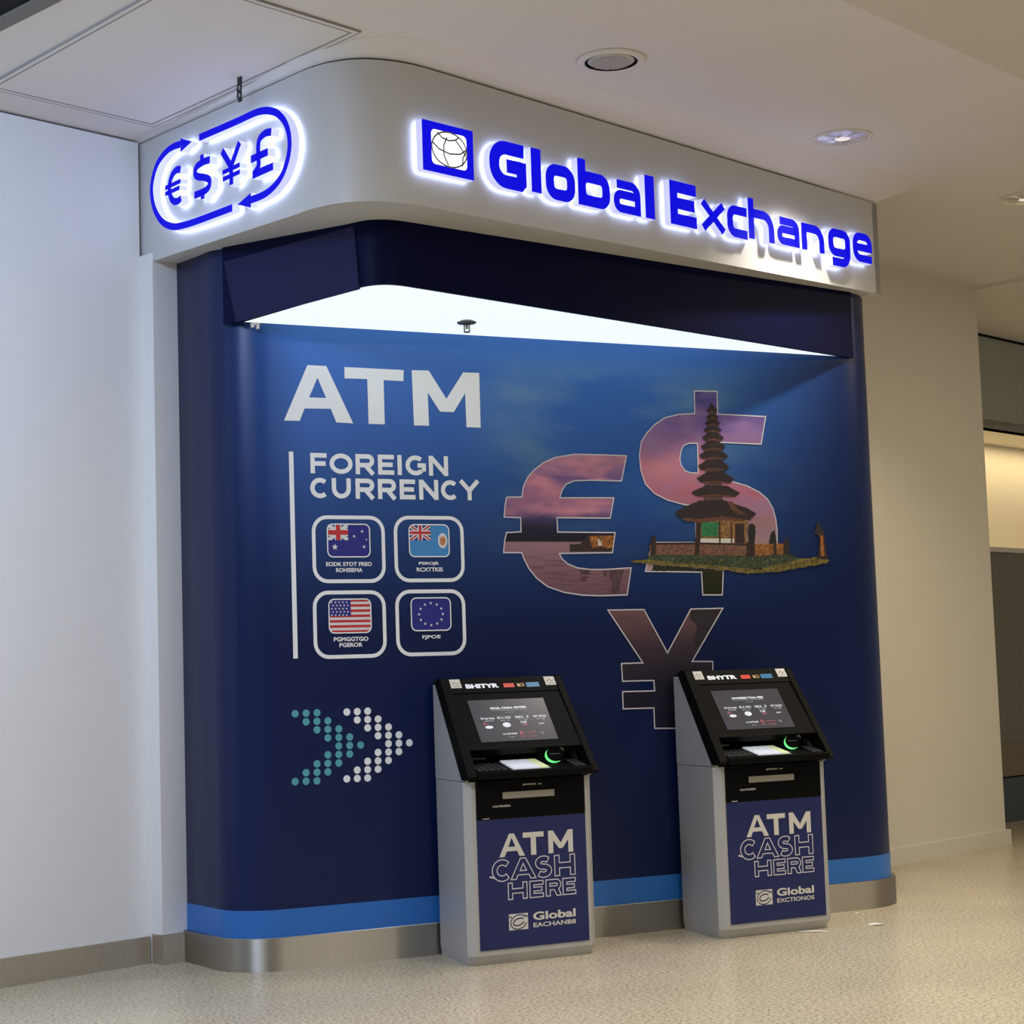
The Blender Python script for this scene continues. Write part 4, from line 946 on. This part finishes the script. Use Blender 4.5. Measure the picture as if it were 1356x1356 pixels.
    SW = mat('screen_white', (.1, .1, .1, 1), .4, emit=(.75, .78, .85, 1), es=.9); SRD = mat('screen_red', (.1, .02, .02, 1), .4, emit=(.55, .10, .16, 1), es=.8); SGY = mat('screen_grey', (.1, .1, .1, 1), .4, emit=(.4, .4, .42, 1), es=.6)
    def stext(s, xa_, xb_, ta, tb, mt, par=scr, o_=.0045, off=.02, name='screen_text'):
        sflat(name, *tobox(textvf(s, off), xa_, xb_, ta, tb), mt, par, o_)
    stext(headline, -.125, .075, .645, .672, SW, off=.05); stext('IC UTTOBINBIR. JUUTDUMMID', -.118, .074, .628, .640, SGY); stext('A. TUTIUR', -.05, .0, .608, .616, SGY)
    for i, (s1, s2, xx) in enumerate((('Ircroa', 'GSINI', -.195), ('SE A 3OS', 'Ito rs', -.105), ('SKI. 3', 'Ti. DE', -.005), ('VST" RSTIGP', 'OI. BE', .095))):
        stext(s1, xx, xx+.075, .545, .568, SW); stext(s2, xx+.015, xx+.065, .520, .538, SGY)
    e = [(-.165+.022*cos(a_*pi/10), .462+.016*sin(a_*pi/10)) for a_ in range(20)]
    sflat('screen_icon', e, [tuple(range(20))], SW, scr)
    e = [(-.065+.022*cos(a_*pi/10), .480+.026*sin(a_*pi/10)) for a_ in range(20)]
    sflat('screen_icon', e, [tuple(range(20))], SW, scr)
    stext('A.', -.195, -.165, .485, .512, SRD); stext('v.w', .015, .050, .487, .512, SW); stext('me', .028, .050, .462, .482, SRD); stext('swr', .115, .145, .470, .484, SW)
    stext('sui-URTINIIS', -.105, -.025, .375, .392, SW); stext('R.', -.008, .016, .372, .404, SRD); stext('Ecuja. WIOs. - .', .028, .095, .378, .394, SRD); stext('CJ', .105, .122, .365, .392, SGY)
    stext('sl-sz', -.075, -.045, .345, .356, SGY); stext('RC. - a.cmsi', -.008, .078, .345, .358, SRD)
    # header strip: white word, coloured marks, two stickers
    HW = mat('header_white', (.7, .72, .78, 1), .4, emit=(.7, .75, .85, 1), es=.35)
    stext('BHITYR' if var == 0 else 'BHYTR', -.218, -.033, .882, .928, HW, bez_, .006, .06, 'header_text')
    def hmark(xa_, xb_, ta, tb, mt): sflat('header_mark', [(xa_, ta), (xb_, ta), (xb_, tb), (xa_, tb)], [(0, 1, 2, 3)], mt, bez_, .006)
    hmark(-.006, .054, .880, .925, mat('mark_red', srgb(200, 48, 30), .4, emit=srgb(200, 48, 30), es=.25))
    hmark(.075, .088, .885, .915, PRINTG); stext('IG', .070, .112, .885, .922, mat('mark_gold', srgb(190, 150, 80), .4), bez_, .0065, .03, 'header_text')
    hmark(.123, .197, .878, .928, mat('mark_blue', srgb(24, 110, 160), .4, emit=srgb(24, 110, 160), es=.2))
    FLEX = mat('sticker_print', (.46, .42, .34, 1), .45, noise=.1, nscale=20)
    for xx in (-.300, .236):
        st_ = [(xx, .890), (xx+.060, .890), (xx+.060, .985), (xx, .985)]
        sflat('sticker', st_, [(0, 1, 2, 3)], PAPER, bez_, .006)
        sflat('sticker_print', *merge([ribbon([(xx+.010, .925), (xx+.026, .955), (xx+.038, .930), (xx+.052, .950)], .008), ribbon([(xx+.016, .908), (xx+.050, .912)], .010)]), FLEX, bez_, .0068)
    # niche with shelf, keypads and card reader
    def tilt(vv): return [(a_, y_, z_+max(0, (y_+.52))*.215*(1 if z_ > .92 else 0)) for a_, y_, z_ in vv]
    vv, ff = boxvf(-.318, .318, -.525, -.29, .896, .932); shf = part('shelf', tilt(vv), ff, BLACK)
    vv, ff = boxvf(-.318, .318, -.545, -.52, .897, .936)
    nose = part('shelf_nose', vv, ff, BLACK)
    md = nose.modifiers.new('bevel', 'BEVEL'); md.width = .008; md.segments = 2
    vv, ff = boxvf(-.318, .318, -.30, -.285, .93, 1.06); part('niche_back', vv, ff, BLACKM)
    KW = mat('key_lit', (.6, .62, .68, 1), .35, emit=(.75, .80, .9, 1), es=.45); KY = mat('key_yellow', (.6, .65, .4, 1), .35, emit=(.7, .8, .45, 1), es=.45)
    PADM = mat('pad_plate', (.35, .36, .38, 1), .35, .3)
    vv, ff = boxvf(-.115, .095, -.513, -.345, .932, .936); kp = part('keypad', tilt(vv), ff, PADM)
    for i in range(4):
        for j in range(4):
            x_ = -.108+i*.050; y_ = -.506+j*.040
            vv, ff = boxvf(x_, x_+.043, y_, y_+.033, .936, .942); part('key', tilt(vv), ff, KY if i == 3 else KW, kp)
    for xx, wd, nk in ((-.305, .175, 5), (.232, .078, 2)):
        vv, ff = boxvf(xx, xx+wd, -.513, -.36, .932, .935); sp2 = part('side_keypad', tilt(vv), ff, BLACKM)
        for i in range(nk):
            for j in range(3):
                x_ = xx+.008+i*.033; y_ = -.505+j*.047
                vv, ff = boxvf(x_, x_+.024, y_, y_+.034, .935, .939); part('key', tilt(vv), ff, DARKKEY, sp2)
    # ring-lit card reader standing on the niche wall at the right
    GR = mat('ring_green_lit', (.02, .2, .05, 1), .3, emit=(.16, .85, .26, 1), es=1.0); GRD = mat('ring_grey', (.10, .13, .12, 1), .3)
    rx, rz = .165, .998
    vv, ff = boxvf(rx-.066, rx+.066, -.400, -.295, .945, 1.040); cr_ = part('card_reader', vv, ff, BLACKM)
    def ring(name, a0, a1, ri, ro, y0, mt):
        n_ = 18; v = []
        for i in range(n_+1):
            a_ = radians(a0+(a1-a0)*i/n_); tp_ = 1 if abs(a1-a0) > 300 else max(.12, sin(pi*i/n_)); mid = (ri+ro)/2; hw = (ro-ri)/2*tp_
            v += [(rx+(mid-hw)*cos(a_), y0, rz+.74*(mid-hw)*sin(a_)), (rx+(mid+hw)*cos(a_), y0-.006, rz+.74*(mid+hw)*sin(a_))]
        return part(name, v, [(2*i, 2*i+1, 2*i+3, 2*i+2) for i in range(n_)], mt, cr_)
    vv, ff = lathe([(0, 0), (.058, 0), (.062, .01), (.052, .022), (.030, .016), (0, .016)], 28)
    part('reader_bowl', [(rx+a_, -.400-c_, rz+b2*.74) for a_, b2, c_ in vv], ff, BLACKM, cr_, True)
    ring('ring_light', 135, 300, .044, .062, -.423, GR); ring('ring_trim', 20, 85, .046, .060, -.423, GRD)
    vv, ff = boxvf(rx-.028, rx+.030, -.420, -.416, rz+.000, rz+.004); part('card_slot', vv, ff, GRD, cr_)
    # receipt slot at the left of the niche
    rc_ = boxvf(-.275, -.165, -.312, -.30, .985, .995); rs = part('receipt_slot', *rc_, GRD)
    ys_ = -.3125
    v2, f2 = tobox(textvf('RECEIIRERER', .03), -.255, -.170, 1.010, 1.022); part('slot_label', [(a_, ys_+.010, c_) for a_, c_ in v2], f2, PRINTG, rs)
    return T
cash_machine(4.05, 'silver and black cash machine whose door reads EACHANB8, facing the chevron side', 'EACHANB8', 'SAUA, CNAA GDTFPI', 0)
cash_machine(5.485, 'silver and black cash machine whose door reads EXCTIONOS, under the yen symbol', 'EXCTIONOS', 'LIAUDEREIX TOAA, PEBS', 1)

# ================================================================== ceiling fittings
def ceil_fit(name, label, cat, X, Y, group=None): return thing(name, label, cat, HD(X, Y, ZC), group)
csq = ceil_fit('ceiling_speaker', 'round white ceiling speaker with grey grille above the company sign', 'speaker', 6.46, 5.40)
vv, ff = lathe([(.126, 0), (.168, 0), (.166, -.010), (.150, -.016), (.126, -.012)], 40); make('trim_ring', vv, ff, CEIL, csq, True, True)
vv, ff = lathe([(.112, -.004), (.126, -.004), (.126, -.006), (.112, -.006)], 40); make('dark_ring', vv, ff, BLACKM, csq, True, True)  # thin black ring between grille and trim
GRL = mat('speaker_grille', (.55, .55, .56, 1), .5, noise=.08, nscale=160)
vv, ff = lathe([(0, -.014), (.096, -.012), (.112, -.006), (.112, 0)], 40); make('grille', vv, ff, GRL, csq, True, True)
for i in range(-6, 7):
    w_ = math.sqrt(max(.094**2-(i*.0145)**2, 0)); box('grille_bar', -w_, w_, i*.0145-.003, i*.0145+.003, -.017, -.012, GRL, csq, local=True)
DLMAT = mat('lamp_lens', (.8, .8, .8, 1), .3, emit=(1, .97, .92, 1), es=.55)
def downlight(X, Y, label, col, power, warm=False):
    t = ceil_fit('downlight', label, 'ceiling light', X, Y, None)
    vv, ff = lathe([(.140, 0), (.165, 0), (.164, -.006), (.150, -.010), (.140, -.004)], 40); make('trim_ring', vv, ff, CEIL, t, True, True)
    # faceted reflector bowl standing proud inside the ring
    n_ = 14; v = []; f = []
    prof = [(.146, -.004), (.128, -.040), (.09, -.060), (.05, -.066)]
    for i in range(n_):
        for r, z in [(.145, -.004), (.120, -.0055), (.080, -.007), (.045, -.008)]:
            rr = r*(1+.02*(i % 2)); v.append((rr*cos(2*pi*i/n_), rr*sin(2*pi*i/n_), z+(.0 if i % 2 else -.0065)))
    for i in range(n_):
        for q in range(3): f.append((i*4+q, ((i+1) % n_)*4+q, ((i+1) % n_)*4+q+1, i*4+q+1))
    make('reflector', v, f, CHROME, t, False, True)
    vv, ff = lathe([(0, -.011), (.044, -.009)], 20); make('lamp', vv, ff, DLMAT, t, True, True)
    l = bpy.data.lights.new('downlight_lamp', 'SPOT'); l.energy = power; l.color = col; l.spot_size = radians(115); l.spot_blend = .8; l.shadow_soft_size = .06
    o = bpy.data.objects.new('downlight_lamp', l); COL.objects.link(o); o.parent = t; o.location = (0, 0, -.05)
    return t
downlight(8.40, 5.39, 'round recessed downlight with faceted mirror reflector above the word Exchange', (1, .92, .80), 130)
downlight(10.43, 5.37, 'round recessed downlight in front of the bare cream wall', (1, .86, .62), 110)
# hanging link strap at the fascia's left side
hk = onpl(317.5, 116, L3+Nl3*.10, Nl3)
hc = thing('chain_strap', 'short dark perforated metal strap hanging from the ceiling over the currency sign', 'strap', (hk.x, hk.y, ZC))
ztop_ = ZC-hk.z
d_ = .105
def sring(name, z, ry, rw):
    v2, f2 = ribbon(arc(0, z, rw, 0, 360, 20, ry)[:-1], .010, True)
    front = [(a_*ld.x, a_*ld.y, c_) for a_, c_ in v2]; bk_ = [(a_*ld.x+ln.x*.006, a_*ld.y+ln.y*.006, c_) for a_, c_ in v2]
    make(name, front+bk_, f2+[tuple(len(v2)+i for i in t) for t in f2], DARKM, hc, False, True)
def splate(z0, z1, w_):
    v = [(a_*ld.x+c_*ln.x, a_*ld.y+c_*ln.y, z) for z in (z0, z1) for c_ in (-.004, .004) for a_ in (-w_, w_)]
    make('plate', v, [(0, 2, 3, 1), (4, 5, 7, 6), (0, 1, 5, 4), (2, 6, 7, 3), (0, 4, 6, 2), (1, 3, 7, 5)], DARKM, hc, False, True)
splate(-.045, 0, .016); sring('link', -.062, .020, .016); sring('link', -.095, .020, .015); splate(-.128, -.110, .013)

# ================================================================== litter on the floor
def scrap(cx, cy, L, w_, lift, rot, label):
    n_ = 9; v = []
    for i in range(n_):
        t = i/(n_-1)-.5; ww = w_*(1-(2*t)**2)**.5*.5+.002
        for s in (-1, 1):
            x, y = t*L, s*ww+lift*2*t*t*L; v.append((cx+x*cos(rot)-y*sin(rot), cy+x*sin(rot)+y*cos(rot), .002+lift*(1-(2*t)**2)*(1 if s > 0 else .6)))
    m_ = len(v); v += [(a_, b2, c_-.0015) for a_, b2, c_ in v]
    f = [(2*i, 2*i+2, 2*i+3, 2*i+1) for i in range(n_-1)]+[(m_+2*i, m_+2*i+1, m_+2*i+3, m_+2*i+2) for i in range(n_-1)]
    f += [(2*i, m_+2*i, m_+2*i+2, 2*i+2) for i in range(n_-1)]+[(2*i+1, 2*i+3, m_+2*i+3, m_+2*i+1) for i in range(n_-1)]
    return tag(make('paper_scrap', v, f, PAPER), label, 'paper')
q = onz(1160, 1225, 0); scrap(q.x, q.y, .095, .045, .008, -.2, 'small white paper scrap lying free on the terrazzo near the rounded steel kick plate')
q = onz(1078, 1234, 0); scrap(q.x, q.y, .16, .030, .004, -.55, 'curled white paper strip at the front corner of the cash machine under the yen symbol')
q = onz(1136, 1210, 0); scrap(q.x, q.y, .040, .016, .003, .1, 'tiny paper crumb right against the rounded steel kick plate')
